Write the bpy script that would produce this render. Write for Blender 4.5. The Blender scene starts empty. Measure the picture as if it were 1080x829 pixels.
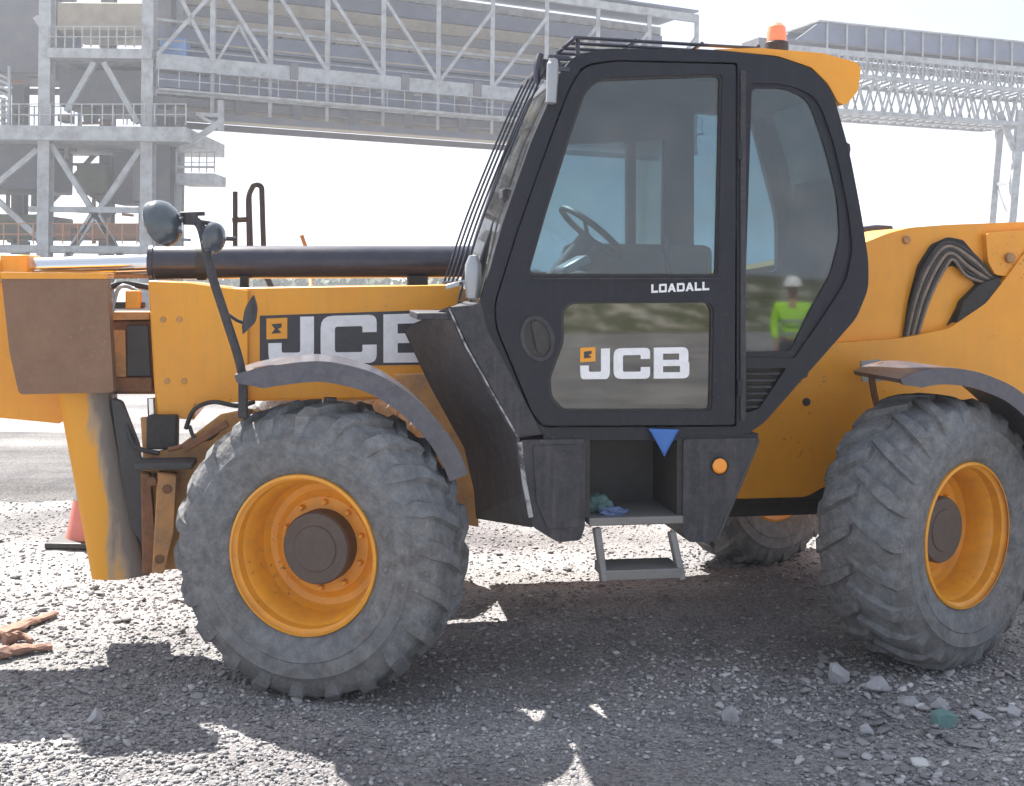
import bpy, bmesh, math, random
import numpy as np
from mathutils import Vector, Matrix, noise
from mathutils.geometry import tessellate_polygon

random.seed(7); rng = np.random.default_rng(11)
sc = bpy.context.scene
COL = sc.collection
R = math.radians

# ------------------------------------------------------------------ camera
F_PX, W_PX, H_PX, HOR, ROLL = 1200.0, 1080.0, 829.0, 293.0, R(0.6)
cr = Vector((math.cos(ROLL), 0, math.sin(ROLL))); cu = Vector((-math.sin(ROLL), 0, math.cos(ROLL)))
def ray(px, py):
    return Vector((0, 1, 0)) + cr * ((px - 540) / F_PX) - cu * ((py - HOR) / F_PX)
ZF = 4.69
CAM_H = 0.60 - ray(316, 587).z * ZF
CAM = Vector((0, 0, CAM_H))
def G(px, py, z=0.0):                # point of the ground seen at a pixel
    d = ray(px, py); t = (z - CAM_H) / d.z
    return CAM + d * t
def at(px, py, Y):
    d = ray(px, py); return CAM + d * Y
cd = bpy.data.cameras.new("camera"); cam = bpy.data.objects.new("camera", cd); COL.objects.link(cam)
cam.matrix_world = Matrix((( cr.x, cu.x, 0, 0), (0, 0, -1, 0), (cr.z, cu.z, 0, CAM_H), (0, 0, 0, 1)))
cd.sensor_width = 36; cd.sensor_fit = 'HORIZONTAL'; cd.lens = F_PX / W_PX * 36
cd.shift_y = -(H_PX / 2 - HOR) / W_PX
cd.clip_start = 0.05; cd.clip_end = 3000
sc.camera = cam

# ------------------------------------------------------------------ machine frame
YAW = R(9.7); STEER = R(26); WB = 2.73; WIDTH = 2.35; KP = 0.33
ux, vx = Vector((math.cos(YAW), math.sin(YAW), 0)), Vector((-math.sin(YAW), math.cos(YAW), 0))
fc = CAM + ray(316, 587) * ZF
ORG = Vector((fc.x, fc.y, 0)) - ux * (-KP * math.sin(STEER)) - vx * (KP - KP * math.cos(STEER))
def P(px, py, v):                    # pixel -> (u, w) on the machine's upright plane at lateral offset v
    d = ray(px, py); n = vx
    t = (v - (CAM - ORG).dot(n)) / d.dot(n)
    q = CAM + d * t - ORG
    return (q.dot(ux), q.z)
def P3(px, py, v):
    a = P(px, py, v); return Vector((a[0], v, a[1]))
def PP(pts, v): return [P(p[0], p[1], v) for p in pts]

# ------------------------------------------------------------------ materials
def new_mat(name):
    m = bpy.data.materials.new(name); m.use_nodes = True
    nt = m.node_tree; b = nt.nodes["Principled BSDF"]
    return m, nt, b
def N(nt, t, **kw):
    n = nt.nodes.new(t)
    for k, v in kw.items(): setattr(n, k, v)
    return n
def mat(name, col, rough=0.5, metal=0.0, col2=None, scale=6.0, amt=0.5, bump=0.0, bscale=60, coat=0.0, spec=0.5, contrast=(0.4, 0.65), dust=None, dust_amt=0.25, chips=0.0, chip_col=(.06, .035, .02), streak=0.0):
    """painted / plastic / metal surface: worn colour patches, fine grain, film of dust"""
    m, nt, b = new_mat(name); L = nt.links
    tc = N(nt, "ShaderNodeTexCoord")
    n1 = N(nt, "ShaderNodeTexNoise"); n1.inputs["Scale"].default_value = scale; n1.inputs["Detail"].default_value = 8; n1.inputs["Roughness"].default_value = .65
    L.new(tc.outputs["Object"], n1.inputs["Vector"])
    cr_ = N(nt, "ShaderNodeValToRGB"); cr_.color_ramp.elements[0].position = contrast[0]; cr_.color_ramp.elements[1].position = contrast[1]
    L.new(n1.outputs["Fac"], cr_.inputs["Fac"])
    c2 = col2 or tuple(c * 0.72 for c in col)
    mx = N(nt, "ShaderNodeMix", data_type='RGBA'); mx.inputs["A"].default_value = (*col, 1); mx.inputs["B"].default_value = (*c2, 1)
    ml = N(nt, "ShaderNodeMath", operation='MULTIPLY'); ml.inputs[1].default_value = amt
    L.new(cr_.outputs["Color"], ml.inputs[0]); L.new(ml.outputs[0], mx.inputs["Factor"])
    out = mx.outputs["Result"]
    if dust:
        n2 = N(nt, "ShaderNodeTexNoise"); n2.inputs["Scale"].default_value = scale * 4.3; n2.inputs["Detail"].default_value = 10; n2.inputs["Roughness"].default_value = .8
        L.new(tc.outputs["Object"], n2.inputs["Vector"])
        mr = N(nt, "ShaderNodeMapRange"); mr.inputs["From Min"].default_value = .42; mr.inputs["From Max"].default_value = .7; mr.inputs["To Max"].default_value = dust_amt; mr.inputs["To Min"].default_value = dust_amt * .25
        L.new(n2.outputs["Fac"], mr.inputs["Value"])
        m2 = N(nt, "ShaderNodeMix", data_type='RGBA'); L.new(out, m2.inputs["A"]); m2.inputs["B"].default_value = (*dust, 1); L.new(mr.outputs[0], m2.inputs["Factor"])
        out = m2.outputs["Result"]
    if chips:
        n4 = N(nt, "ShaderNodeTexNoise"); n4.inputs["Scale"].default_value = 42; n4.inputs["Detail"].default_value = 4; n4.inputs["Roughness"].default_value = .7
        n5 = N(nt, "ShaderNodeTexNoise"); n5.inputs["Scale"].default_value = 2.3; n5.inputs["Detail"].default_value = 3
        L.new(tc.outputs["Object"], n4.inputs["Vector"]); L.new(tc.outputs["Object"], n5.inputs["Vector"])
        a1 = N(nt, "ShaderNodeMath", operation='MULTIPLY_ADD'); a1.inputs[1].default_value = .45; L.new(n5.outputs["Fac"], a1.inputs[0]); L.new(n4.outputs["Fac"], a1.inputs[2])
        mr = N(nt, "ShaderNodeMapRange"); mr.inputs["From Min"].default_value = .90; mr.inputs["From Max"].default_value = .96; mr.inputs["To Max"].default_value = chips
        L.new(a1.outputs[0], mr.inputs["Value"]); m2 = N(nt, "ShaderNodeMix", data_type='RGBA'); L.new(out, m2.inputs["A"]); m2.inputs["B"].default_value = (*chip_col, 1); L.new(mr.outputs[0], m2.inputs["Factor"]); out = m2.outputs["Result"]
    if streak:
        mp_ = N(nt, "ShaderNodeMapping"); mp_.inputs["Scale"].default_value = (16, 16, 1.1); L.new(tc.outputs["Object"], mp_.inputs["Vector"])
        n6 = N(nt, "ShaderNodeTexNoise"); n6.inputs["Scale"].default_value = 1.6; n6.inputs["Detail"].default_value = 7; n6.inputs["Roughness"].default_value = .65; L.new(mp_.outputs[0], n6.inputs["Vector"])
        mr = N(nt, "ShaderNodeMapRange"); mr.inputs["From Min"].default_value = .5; mr.inputs["From Max"].default_value = .75; mr.inputs["To Max"].default_value = streak
        L.new(n6.outputs["Fac"], mr.inputs["Value"]); m2 = N(nt, "ShaderNodeMix", data_type='RGBA'); L.new(out, m2.inputs["A"]); m2.inputs["B"].default_value = (*(dust or chip_col), 1); L.new(mr.outputs[0], m2.inputs["Factor"]); out = m2.outputs["Result"]
    L.new(out, b.inputs["Base Color"])
    rr = N(nt, "ShaderNodeMapRange"); rr.inputs["To Min"].default_value = max(0.03, rough - .1); rr.inputs["To Max"].default_value = min(1, rough + .15)
    L.new(n1.outputs["Fac"], rr.inputs["Value"]); L.new(rr.outputs[0], b.inputs["Roughness"])
    b.inputs["Metallic"].default_value = metal; b.inputs["Coat Weight"].default_value = coat; b.inputs["Specular IOR Level"].default_value = spec
    if bump:
        n3 = N(nt, "ShaderNodeTexNoise"); n3.inputs["Scale"].default_value = bscale; n3.inputs["Detail"].default_value = 6
        L.new(tc.outputs["Object"], n3.inputs["Vector"])
        bp = N(nt, "ShaderNodeBump"); bp.inputs["Strength"].default_value = bump; bp.inputs["Distance"].default_value = 0.01
        L.new(n3.outputs["Fac"], bp.inputs["Height"]); L.new(bp.outputs[0], b.inputs["Normal"])
    return m

M = {}
DUST = (.36, .33, .29)
M['yellow'] = mat("yellow_paint", (.88, .365, .016), .36, chips=.6, streak=.18, col2=(.78, .29, .016), scale=3, amt=.5, coat=.15, dust=(.45, .28, .08), dust_amt=.18, bump=.05, bscale=20)
M['yellow_dirty'] = mat("yellow_paint_dirty", (.66, .29, .03), .55, col2=(.22, .10, .045), scale=6, amt=.75, dust=DUST, dust_amt=.4, bump=.15)
M['rim'] = mat("rim_paint", (.90, .38, .012), .36, chips=.8, col2=(.62, .24, .02), scale=7, amt=.55, dust=(.40, .28, .15), dust_amt=.3)
M['brown'] = mat("scuffed_brown_panel", (.19, .092, .05), .45, chips=.5, chip_col=(.40, .22, .08), col2=(.24, .13, .07), scale=4, amt=.7, dust=(.3, .22, .16), dust_amt=.3, bump=.1)
M['rust'] = mat("rusty_steel", (.22, .085, .035), .8, col2=(.10, .05, .03), scale=12, amt=.8, dust=(.33, .2, .12), dust_amt=.4, bump=.4)
M['black'] = mat("black_cab_paint", chips=.25, chip_col=(.16, .16, .16), streak=.10, col=(.010, .012, .022), rough=.34, col2=(.016, .016, .022), scale=5, amt=.5, dust=(.09, .09, .10), dust_amt=.14, spec=.3)
M['plastic'] = mat("black_plastic", chips=.5, chip_col=(.17, .17, .17), streak=.25, col=(.018, .020, .030), rough=.5, col2=(.034, .034, .038), scale=5, amt=.7, dust=(.19, .18, .18), dust_amt=.30, spec=.3, bump=.08, bscale=150)
M['fender'] = mat("fender_plastic", (.035, .038, .058), .34, coat=.3, col2=(.065, .066, .085), scale=7, amt=.6, dust=(.30, .29, .33), dust_amt=.28, bump=.05)
M['dark'] = mat("dark_underbody", (.02, .02, .021), .7, dust=(.09, .08, .07), dust_amt=.5, bump=.2)
M['bay'] = mat("step_bay_plastic", (.055, .055, .058), .65, dust=(.12, .11, .1), dust_amt=.3)
M['rubber'] = mat("hose_rubber", (.018, .018, .02), .5, dust=(.12, .11, .1), dust_amt=.3)
M['tyre'] = mat("dusty_tyre_rubber", (.080, .088, .098), .85, col2=(.070, .056, .046), scale=3.2, amt=.9, dust=(.30, .31, .32), dust_amt=.8, bump=.8, bscale=28, chips=.75, chip_col=(.32, .33, .34), contrast=(.42, .6))
M['chrome'] = mat("chrome_rod", (.75, .76, .78), .12, 1.0, amt=.1)
M['steel'] = mat("bare_steel", (.22, .22, .22), .55, .5, col2=(.2, .19, .18), amt=.6, scale=15, dust=(.3, .28, .26), dust_amt=.3)
M['ram'] = mat("ram_barrel", (.016, .017, .036), .3, col2=(.04, .04, .055), dust=(.14, .14, .15), dust_amt=.2, coat=.3)
M['white'] = mat("white_decal", (.82, .83, .86), .4, col2=(.6, .6, .63), scale=30, amt=.4)
M['decal_orange'] = mat("orange_decal", (.85, .36, .03), .4, amt=.2)
M['decal_dark'] = mat("dark_decal", (.035, .035, .045), .35, col2=(.06, .06, .07), amt=.5, scale=30)
M['orange_lens'] = mat("orange_lens", (.95, .32, .02), .2, amt=.2, coat=.5)
M['red_lens'] = mat("beacon_lens", (.85, .30, .16), .25, amt=.2, coat=.4)
M['hub'] = mat("hub_cap", (.085, .062, .05), .6, col2=(.05, .045, .045), dust=(.2, .17, .15), dust_amt=.4, bump=.2)
M['console'] = mat('console_reflected_olive', (.17, .16, .10), .7, col2=(.09, .09, .06), amt=.7, scale=5, bump=.3)  # olive tone paints the window's greenish reflection into the trim
M['mirror_shell'] = mat('mirror_shell', (.05, .065, .08), .18, col2=(.09, .11, .12), amt=.5, coat=.8)
M['hose_cover'] = mat('hose_cover', (.24, .17, .12), .55, col2=(.08, .06, .05), amt=.8, scale=14, dust=(.4, .36, .32), dust_amt=.4)
M['scuff_highlight'] = mat('scuffed_edge_highlight', (.42, .42, .43), .5, col2=(.07, .07, .075), scale=22, amt=1, contrast=(.45, .6))  # real scuffs on the box edge, painted highlight on the cowl edge
M['seat'] = mat("seat_fabric", (.03, .032, .036), .9, amt=.4)
M['inner'] = mat("cab_trim", (.10, .10, .10), .7, amt=.4)
M['silver'] = mat("silver_lamp_shell", (.36, .38, .40), .3, .4, amt=.3)
M['blue'] = mat("blue_tag", (.05, .16, .46), .45, col2=(.02, .1, .42), amt=.5)
M['galv'] = mat("galvanised_steel", (.36, .38, .39), .6, .1, col2=(.15, .14, .135), scale=1.5, amt=.6)
M['galv_dark'] = mat("weathered_steel", (.10, .105, .125), .7, 0, col2=(.17, .145, .135), scale=1.0, amt=.6)
M['sheet'] = mat("blue_grey_sheeting", (.12, .145, .215), .55, 0, col2=(.08, .09, .13), scale=.8, amt=.6)
M['olive'] = mat("olive_machinery", (.10, .10, .05), .7, 0, col2=(.05, .05, .03), scale=.7, amt=.7)
M['cream'] = mat("cream_pipework", (.30, .26, .19), .6, 0, col2=(.17, .14, .11), scale=1, amt=.6)
M['rail_orange'] = mat("orange_painted_rail", (.40, .17, .06), .6, amt=.5)
M['bluebox'] = mat("blue_panel", (.10, .22, .48), .5, amt=.5, scale=1)
M['rock'] = mat("grey_rock", (.36, .36, .38), .9, col2=(.24, .24, .26), scale=14, amt=.7, bump=.6, bscale=50, dust=(.5, .5, .5), dust_amt=.4)
M['teal'] = mat("teal_stone", (.12, .24, .23), .75, col2=(.18, .27, .26), scale=18, amt=.6, bump=.3)
M['wood'] = mat("rusty_scrap", (.20, .085, .055), .85, col2=(.30, .17, .12), scale=22, amt=.8, bump=.6, bscale=40, dust=(.45, .36, .3), dust_amt=.4)
M['cone'] = mat("cone_plastic", (.62, .16, .12), .55, col2=(.6, .15, .1), amt=.5, dust=(.5, .4, .36), dust_amt=.3)
M['cloth_teal'] = mat("teal_cloth", (.09, .16, .16), .9, amt=.5, scale=20)
M['cloth_blue'] = mat("blue_cloth", (.11, .16, .30), .9, amt=.5, scale=20)
M['hivis'] = mat("hi_vis_fabric", (.42, .80, .02), .8, col2=(.32, .65, .02), amt=.4)
M['helmet'] = mat("helmet_white", (.8, .8, .78), .35, amt=.1)
M['trousers'] = mat("navy_trousers", (.03, .035, .06), .9, amt=.4)
M['skin'] = mat("skin", (.35, .19, .12), .55, amt=.2)
M['bark'] = mat("bark", (.10, .08, .06), .9, amt=.5)
M['gold'] = mat("worn_yellow_bracket", (.55, .24, .05), .6, col2=(.2, .12, .06), amt=.7, scale=12, dust=DUST, dust_amt=.3)

# the drop leg: yellow blending to brown-grey towards its rearward side
def leg_paint():
    m, nt, b = new_mat("yellow_to_grey_leg_paint"); L = nt.links
    tc = N(nt, "ShaderNodeTexCoord"); sp = N(nt, "ShaderNodeSeparateXYZ"); at_ = N(nt, "ShaderNodeAttribute"); at_.attribute_name = "leg_tone"
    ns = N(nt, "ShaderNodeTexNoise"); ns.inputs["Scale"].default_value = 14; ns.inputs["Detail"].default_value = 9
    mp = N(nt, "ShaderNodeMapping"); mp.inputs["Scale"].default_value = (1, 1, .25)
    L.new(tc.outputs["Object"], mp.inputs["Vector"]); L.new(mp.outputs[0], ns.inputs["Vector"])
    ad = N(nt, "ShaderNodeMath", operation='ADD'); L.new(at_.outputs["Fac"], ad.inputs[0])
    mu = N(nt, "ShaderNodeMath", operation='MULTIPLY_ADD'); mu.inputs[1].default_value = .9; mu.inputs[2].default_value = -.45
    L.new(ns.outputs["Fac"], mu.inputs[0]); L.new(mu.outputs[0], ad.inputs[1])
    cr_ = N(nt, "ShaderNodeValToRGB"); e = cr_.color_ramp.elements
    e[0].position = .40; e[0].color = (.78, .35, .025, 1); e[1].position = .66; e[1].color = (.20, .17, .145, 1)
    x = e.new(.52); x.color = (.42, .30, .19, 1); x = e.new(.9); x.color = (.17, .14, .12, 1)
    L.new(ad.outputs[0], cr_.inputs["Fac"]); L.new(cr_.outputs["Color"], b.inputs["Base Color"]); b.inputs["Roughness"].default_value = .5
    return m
M['leg'] = leg_paint()

def glass(name, tint, refl):
    m, nt, b = new_mat(name); nt.nodes.remove(b); L = nt.links
    o = nt.nodes["Material Output"]
    tr = N(nt, "ShaderNodeBsdfTransparent"); tr.inputs["Color"].default_value = (*tint, 1)
    gl = N(nt, "ShaderNodeBsdfGlossy"); gl.inputs["Roughness"].default_value = .03
    fr = N(nt, "ShaderNodeFresnel"); fr.inputs["IOR"].default_value = 1.15 if refl == 0 else 1.5
    ad = N(nt, "ShaderNodeMath", operation='ADD'); ad.inputs[1].default_value = refl; ad.use_clamp = True
    tc = N(nt, "ShaderNodeTexCoord"); ns = N(nt, "ShaderNodeTexNoise"); ns.inputs["Scale"].default_value = 5; ns.inputs["Detail"].default_value = 8
    L.new(tc.outputs["Object"], ns.inputs["Vector"])
    df = N(nt, "ShaderNodeBsdfDiffuse"); df.inputs["Color"].default_value = (.45, .44, .42, 1)
    mr = N(nt, "ShaderNodeMapRange"); mr.inputs["From Min"].default_value = .45; mr.inputs["From Max"].default_value = .8; mr.inputs["To Min"].default_value = .01; mr.inputs["To Max"].default_value = .14
    L.new(ns.outputs["Fac"], mr.inputs["Value"])
    L.new(fr.outputs[0], ad.inputs[0])
    mx = N(nt, "ShaderNodeMixShader"); L.new(ad.outputs[0], mx.inputs[0]); L.new(tr.outputs[0], mx.inputs[1]); L.new(gl.outputs[0], mx.inputs[2])
    m2 = N(nt, "ShaderNodeMixShader"); L.new(mr.outputs[0], m2.inputs[0]); L.new(mx.outputs[0], m2.inputs[1]); L.new(df.outputs[0], m2.inputs[2])
    L.new(m2.outputs[0], o.inputs["Surface"])
    return m
M['glass'] = glass("tinted_glass", (.54, .65, .69), .05)
M['glass_dark'] = glass("dark_tinted_glass", (.42, .47, .46), .09)
M['glass_clear'] = glass("clear_glass", (.90, .93, .94), .0)
M['mirror'] = mat("mirror_glass", (.8, .82, .84), .03, 1.0, amt=0)

# ------------------------------------------------------------------ mesh helpers
def link(name, me, m, parent=None, bevel=0.0, smooth=True, angle=32):
    me.materials.append(m)
    if smooth:
        me.polygons.foreach_set('use_smooth', [True] * len(me.polygons))
        me.set_sharp_from_angle(angle=R(angle))
    o = bpy.data.objects.new(name, me); COL.objects.link(o); o.parent = parent
    if bevel:
        b = o.modifiers.new("bevel", 'BEVEL'); b.width = bevel; b.segments = 2; b.limit_method = 'ANGLE'; b.angle_limit = R(40); b.harden_normals = False
    return o
class MB:
    def __init__(s): s.v = []; s.f = []
    def add(s, v, f):
        k = len(s.v); s.v += [tuple(p) for p in v]; s.f += [tuple(i + k for i in q) for q in f]; return s
    def box(s, c, d, rot=None):
        pts = []
        for z in (-.5, .5):
            for x, y in ((-.5, -.5), (.5, -.5), (.5, .5), (-.5, .5)):
                p = Vector((x * d[0], y * d[1], z * d[2]))
                if rot is not None: p = rot @ p
                pts.append(p + Vector(c))
        return s.add(pts, [(3, 2, 1, 0), (4, 5, 6, 7), (0, 1, 5, 4), (1, 2, 6, 5), (2, 3, 7, 6), (3, 0, 4, 7)])
    def bar(s, p, q, w, h=None):
        p, q = Vector(p), Vector(q); h = h or w; d = q - p
        if d.length < 1e-6: return s
        x = d.normalized(); up = Vector((0, 0, 1)) if abs(x.z) < .95 else Vector((0, 1, 0))
        y = up.cross(x).normalized(); z = x.cross(y)
        rot = Matrix((x, y, z)).transposed()
        return s.box((p + q) / 2, (d.length, w, h), rot)
    def tube(s, pts, r, n=10, cap=True):
        pts = [Vector(p) for p in pts]; rs = r if isinstance(r, (list, tuple)) else [r] * len(pts)
        t0 = (pts[1] - pts[0]).normalized(); ref = Vector((0, 0, 1)) if abs(t0.z) < .9 else Vector((1, 0, 0))
        x = t0.cross(ref).normalized(); vs = []; 
        for i, p in enumerate(pts):
            t = ((pts[min(i + 1, len(pts) - 1)] - pts[max(i - 1, 0)])).normalized()
            x = (x - t * x.dot(t)).normalized(); y = t.cross(x)
            for k in range(n):
                a = 2 * math.pi * k / n; vs.append(p + (x * math.cos(a) + y * math.sin(a)) * rs[i])
        fs = [(i * n + k, i * n + (k + 1) % n, (i + 1) * n + (k + 1) % n, (i + 1) * n + k) for i in range(len(pts) - 1) for k in range(n)]
        if cap: fs += [tuple(range(n - 1, -1, -1)), tuple((len(pts) - 1) * n + k for k in range(n))]
        return s.add(vs, fs)
    def lathe(s, prof, n=48, axis='Y', c=(0, 0, 0), closed=False):
        vs = []
        for r, t in prof:
            for k in range(n):
                a = 2 * math.pi * k / n
                if axis == 'Y': vs.append((c[0] + r * math.cos(a), c[1] + t, c[2] + r * math.sin(a)))
                else: vs.append((c[0] + r * math.cos(a), c[1] + r * math.sin(a), c[2] + t))
        m = len(prof); fs = []
        for i in range(m if closed else m - 1):
            j = (i + 1) % m
            for k in range(n):
                q = (i * n + k, i * n + (k + 1) % n, j * n + (k + 1) % n, j * n + k)
                fs.append(q)
        return s.add(vs, fs)
    def build(s, name, m, parent=None, bevel=0.0, smooth=True, angle=32, fix=True):
        me = bpy.data.meshes.new(name); me.from_pydata(s.v, [], s.f); me.update()
        if fix:
            bm = bmesh.new(); bm.from_mesh(me); bmesh.ops.remove_doubles(bm, verts=bm.verts, dist=1e-6)
            bmesh.ops.recalc_face_normals(bm, faces=bm.faces); bm.to_mesh(me); bm.free()
        return link(name, me, m, parent, bevel, smooth, angle)
def smoothpath(pts, n=6):
    pts = [Vector(p) for p in pts]; out = []
    for i in range(len(pts) - 1):
        p0, p1, p2, p3 = pts[max(i - 1, 0)], pts[i], pts[i + 1], pts[min(i + 2, len(pts) - 1)]
        for k in range(n):
            t = k / n
            out.append(.5 * ((2 * p1) + (p2 - p0) * t + (2 * p0 - 5 * p1 + 4 * p2 - p3) * t * t + (3 * p1 - p0 - 3 * p2 + p3) * t ** 3))
    out.append(pts[-1]); return out
def rnd(pts, r, n=5):                # fillet corners; a point may carry its own radius
    out = []; m = len(pts)
    for i in range(m):
        p = Vector(pts[i][:2]); a = Vector(pts[i - 1][:2]) - p; b = Vector(pts[(i + 1) % m][:2]) - p
        rr = pts[i][2] if len(pts[i]) > 2 else r
        la, lb = a.length, b.length
        if rr <= 0 or la < 1e-6 or lb < 1e-6: out.append((p.x, p.y)); continue
        c = min(rr, la * .45, lb * .45); A, B = p + a / la * c, p + b / lb * c
        for k in range(n + 1):
            t = k / n; q = A * (1 - t) ** 2 + p * 2 * t * (1 - t) + B * t * t; out.append((q.x, q.y))
    return out
def prism_mb(outer, holes, v0, v1, mb=None):   # outlines are (u, w); extruded from v0 to v1
    mb = mb or MB(); loops = [outer] + holes
    flat = [p for l in loops for p in l]
    tris = tessellate_polygon([[Vector((p[0], p[1], 0)) for p in l] for l in loops])
    n = len(flat)
    vs = [(p[0], v0, p[1]) for p in flat] + [(p[0], v1, p[1]) for p in flat]
    fs = [tuple(t) for t in tris] + [tuple(i + n for i in reversed(t)) for t in tris]
    k = 0
    for l in loops:
        for i in range(len(l)): a, b = k + i, k + (i + 1) % len(l); fs.append((a, b, b + n, a + n))
        k += len(l)
    mb.add(vs, fs); return mb
def plate(name, pts, v0, v1, m, parent, holes=(), bevel=.004, r=0, vref=None):
    """pts in photo pixels, laid on the machine plane at v0, then a solid of real thickness"""
    vr = v0 if vref is None else vref
    o = rnd(PP(pts, vr), 0) if not r else PP(rnd(pts, r), vr)
    hs = [PP(h, vr) for h in holes]
    return prism_mb(o, hs, v0, v1).build(name, m, parent, bevel)
def strip_mb(path, v0, v1, th, mb=None):        # a sheet swept across v, path in (u, w)
    mb = mb or MB(); n = len(path); pts = [Vector(p) for p in path]; ins = []
    for i in range(n):
        t = (pts[min(i + 1, n - 1)] - pts[max(i - 1, 0)]).normalized(); ins.append(pts[i] + Vector((t.y, -t.x)) * th)
    vs = []
    for p, q in zip(pts, ins): vs += [(p.x, v0, p.y), (p.x, v1, p.y), (q.x, v1, q.y), (q.x, v0, q.y)]
    fs = [(4 * i + a, 4 * i + (a + 1) % 4, 4 * i + 4 + (a + 1) % 4, 4 * i + 4 + a) for i in range(n - 1) for a in range(4)]
    fs += [(0, 1, 2, 3), (4 * n - 1, 4 * n - 2, 4 * n - 3, 4 * n - 4)]
    mb.add(vs, fs); return mb
def empty(name, loc, rz=0, size=.5):
    o = bpy.data.objects.new(name, None); COL.objects.link(o); o.location = loc; o.rotation_euler = (0, 0, rz); o.empty_display_size = size
    return o
def tag(o, label=None, cat=None, group=None, kind=None):
    if label: o['label'] = label
    if cat: o['category'] = cat
    if group: o['group'] = group
    if kind: o['kind'] = kind
    return o

# ================================================================== TELEHANDLER
T = empty("telehandler", ORG, YAW)
tag(T, "large yellow telescopic handler with black glazed cab and four big dusty tyres", "telehandler")

# ---- wheels -------------------------------------------------------
TW = .42
prof = [(.326, -.165), (.335, -.185), (.37, -.2), (.42, -.212), (.47, -.214), (.52, -.207), (.56, -.192), (.585, -.168), (.598, -.12), (.604, -.06), (.606, 0)]
prof = [(r, t * (1.07 if r > .36 else 1)) for r, t in prof]
prof = prof[:4] + [(.431, prof[3][1] - .005), (.437, prof[3][1] - .001)] + prof[4:5] + [(.494, prof[4][1] - .006), (.50, prof[4][1])] + prof[5:]
prof = prof + [(r, -t) for r, t in reversed(prof[:-1])]
def tyre_mesh():
    mb = MB(); inner = [(.324, .15), (.324, -.15)]
    mb.lathe(prof + inner, 96, closed=True)
    half = [(.604, .012), (.604, -.05), (.600, -.115), (.590, -.165), (.572, -.198), (.545, -.215), (.51, -.224)]
    NL = 22
    for side in (1, -1):
        for k in range(NL):
            a0 = 2 * math.pi * (k + (.5 if side < 0 else 0)) / NL
            ring = []
            for i, (r, t) in enumerate(half):
                f = i / (len(half) - 1)
                a = a0 + (t / -.21) * .20
                wd = (.026 + .012 * min(1, f * 1.6)) * random.uniform(.82, 1.15)
                if i >= 5: wd *= .9 if i == 5 else .62
                h = (.029, .029, .029, .025, .015, .006, .001)[i] * random.uniform(.72, 1.12)
                rx_ = Vector((math.cos(a), 0, math.sin(a))); ty = Vector((-math.sin(a), 0, math.cos(a)))
                k2 = (0, 0, 0.05, .35, .75, 1, 1)[i]
                nrm = (rx_ * (1 - k2) + Vector((0, -1, 0)) * k2).normalized()
                base = rx_ * r + Vector((0, t, 0))
                if side < 0: base.y *= -1; nrm.y *= -1
                lo = base - nrm * .012; hi = base + nrm * h
                ring += [lo - ty * wd * 1.15, hi - ty * wd * .85, hi + ty * wd * .85, lo + ty * wd * 1.15]
            n = len(half)
            fs = [(4 * i + q, 4 * i + (q + 1) % 4, 4 * i + 4 + (q + 1) % 4, 4 * i + 4 + q) for i in range(n - 1) for q in range(4)]
            fs += [(3, 2, 1, 0), (4 * n - 4, 4 * n - 3, 4 * n - 2, 4 * n - 1)]
            mb.add(ring, fs)
    return mb
rimprof = [(.322, -.200), (.334, -.196), (.337, -.186), (.318, -.176), (.310, -.170), (.307, -.13), (.296, -.115), (.285, -.06), (.281, .0), (.262, .03), (.235, .038), (.215, .03), (.205, .02), (.16, .02), (.14, .015), (0, .015)]
rimprof_old = [(.322, -.200), (.334, -.196), (.337, -.186), (.318, -.176), (.310, -.172), (.308, -.145), (.298, -.135), (.294, -.10), (.284, -.09), (.282, -.045), (.272, -.035), (.268, .02), (.24, .035), (.215, .03), (.205, .02), (.16, .02), (.14, .015), (0, .015)]
rimback = [(0, .03), (.24, .06), (.28, .08), (.30, .16), (.337, .186), (.325, .2), (.345, .185), (.312, .15), (.30, .0), (.312, -.15), (.345, -.185)]
def make_wheel(steer, spin, pos, far):
    w = MB().lathe(rimprof + rimback, 64).build("wheel", M['rim'], T, angle=25)
    # lug nuts and valve on the disc belong to the wheel
    ty = tyre_mesh().build("tyre", M['tyre'], w, angle=28, bevel=0)
    hb = MB().lathe([(.155, .03), (.155, -.055), (.148, -.066), (.10, -.068), (.095, -.074), (0, -.074)], 40).build("hub", M['hub'], w)
    for k in range(10):
        a = 2 * math.pi * k / 10
        MB().lathe([(.013, .03), (.013, .002), (.009, -.004), (0, -.004)], 6, c=(.185 * math.cos(a), 0, .185 * math.sin(a))).build("lug_nut", M['rim'], w)
    return w
def set_wheel(w, u, near, steer, spin):
    n = Vector((math.sin(steer), -math.cos(steer), 0)); 
    if near: K = Vector((u, KP, .60)); c = K + n * (KP - TW / 2); rz = steer
    else: K = Vector((u, WIDTH - KP, .60)); c = K - n * (KP - TW / 2); rz = steer + math.pi
    w.location = c; w.rotation_euler = (0, spin, rz)
def dup(o, parent):
    c = o.copy(); COL.objects.link(c); c.parent = parent
    for ch in list(o.children): dup(ch, c)
    return c
w0 = make_wheel(0, 0, None, False)
set_wheel(w0, 0, True, -STEER, .35)
for (u, near, st, sp) in ((WB, True, STEER, 1.1), (WB, False, STEER, 2.0), (0, False, -STEER, .8)):
    set_wheel(dup(w0, T), u, near, st, sp)

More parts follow.
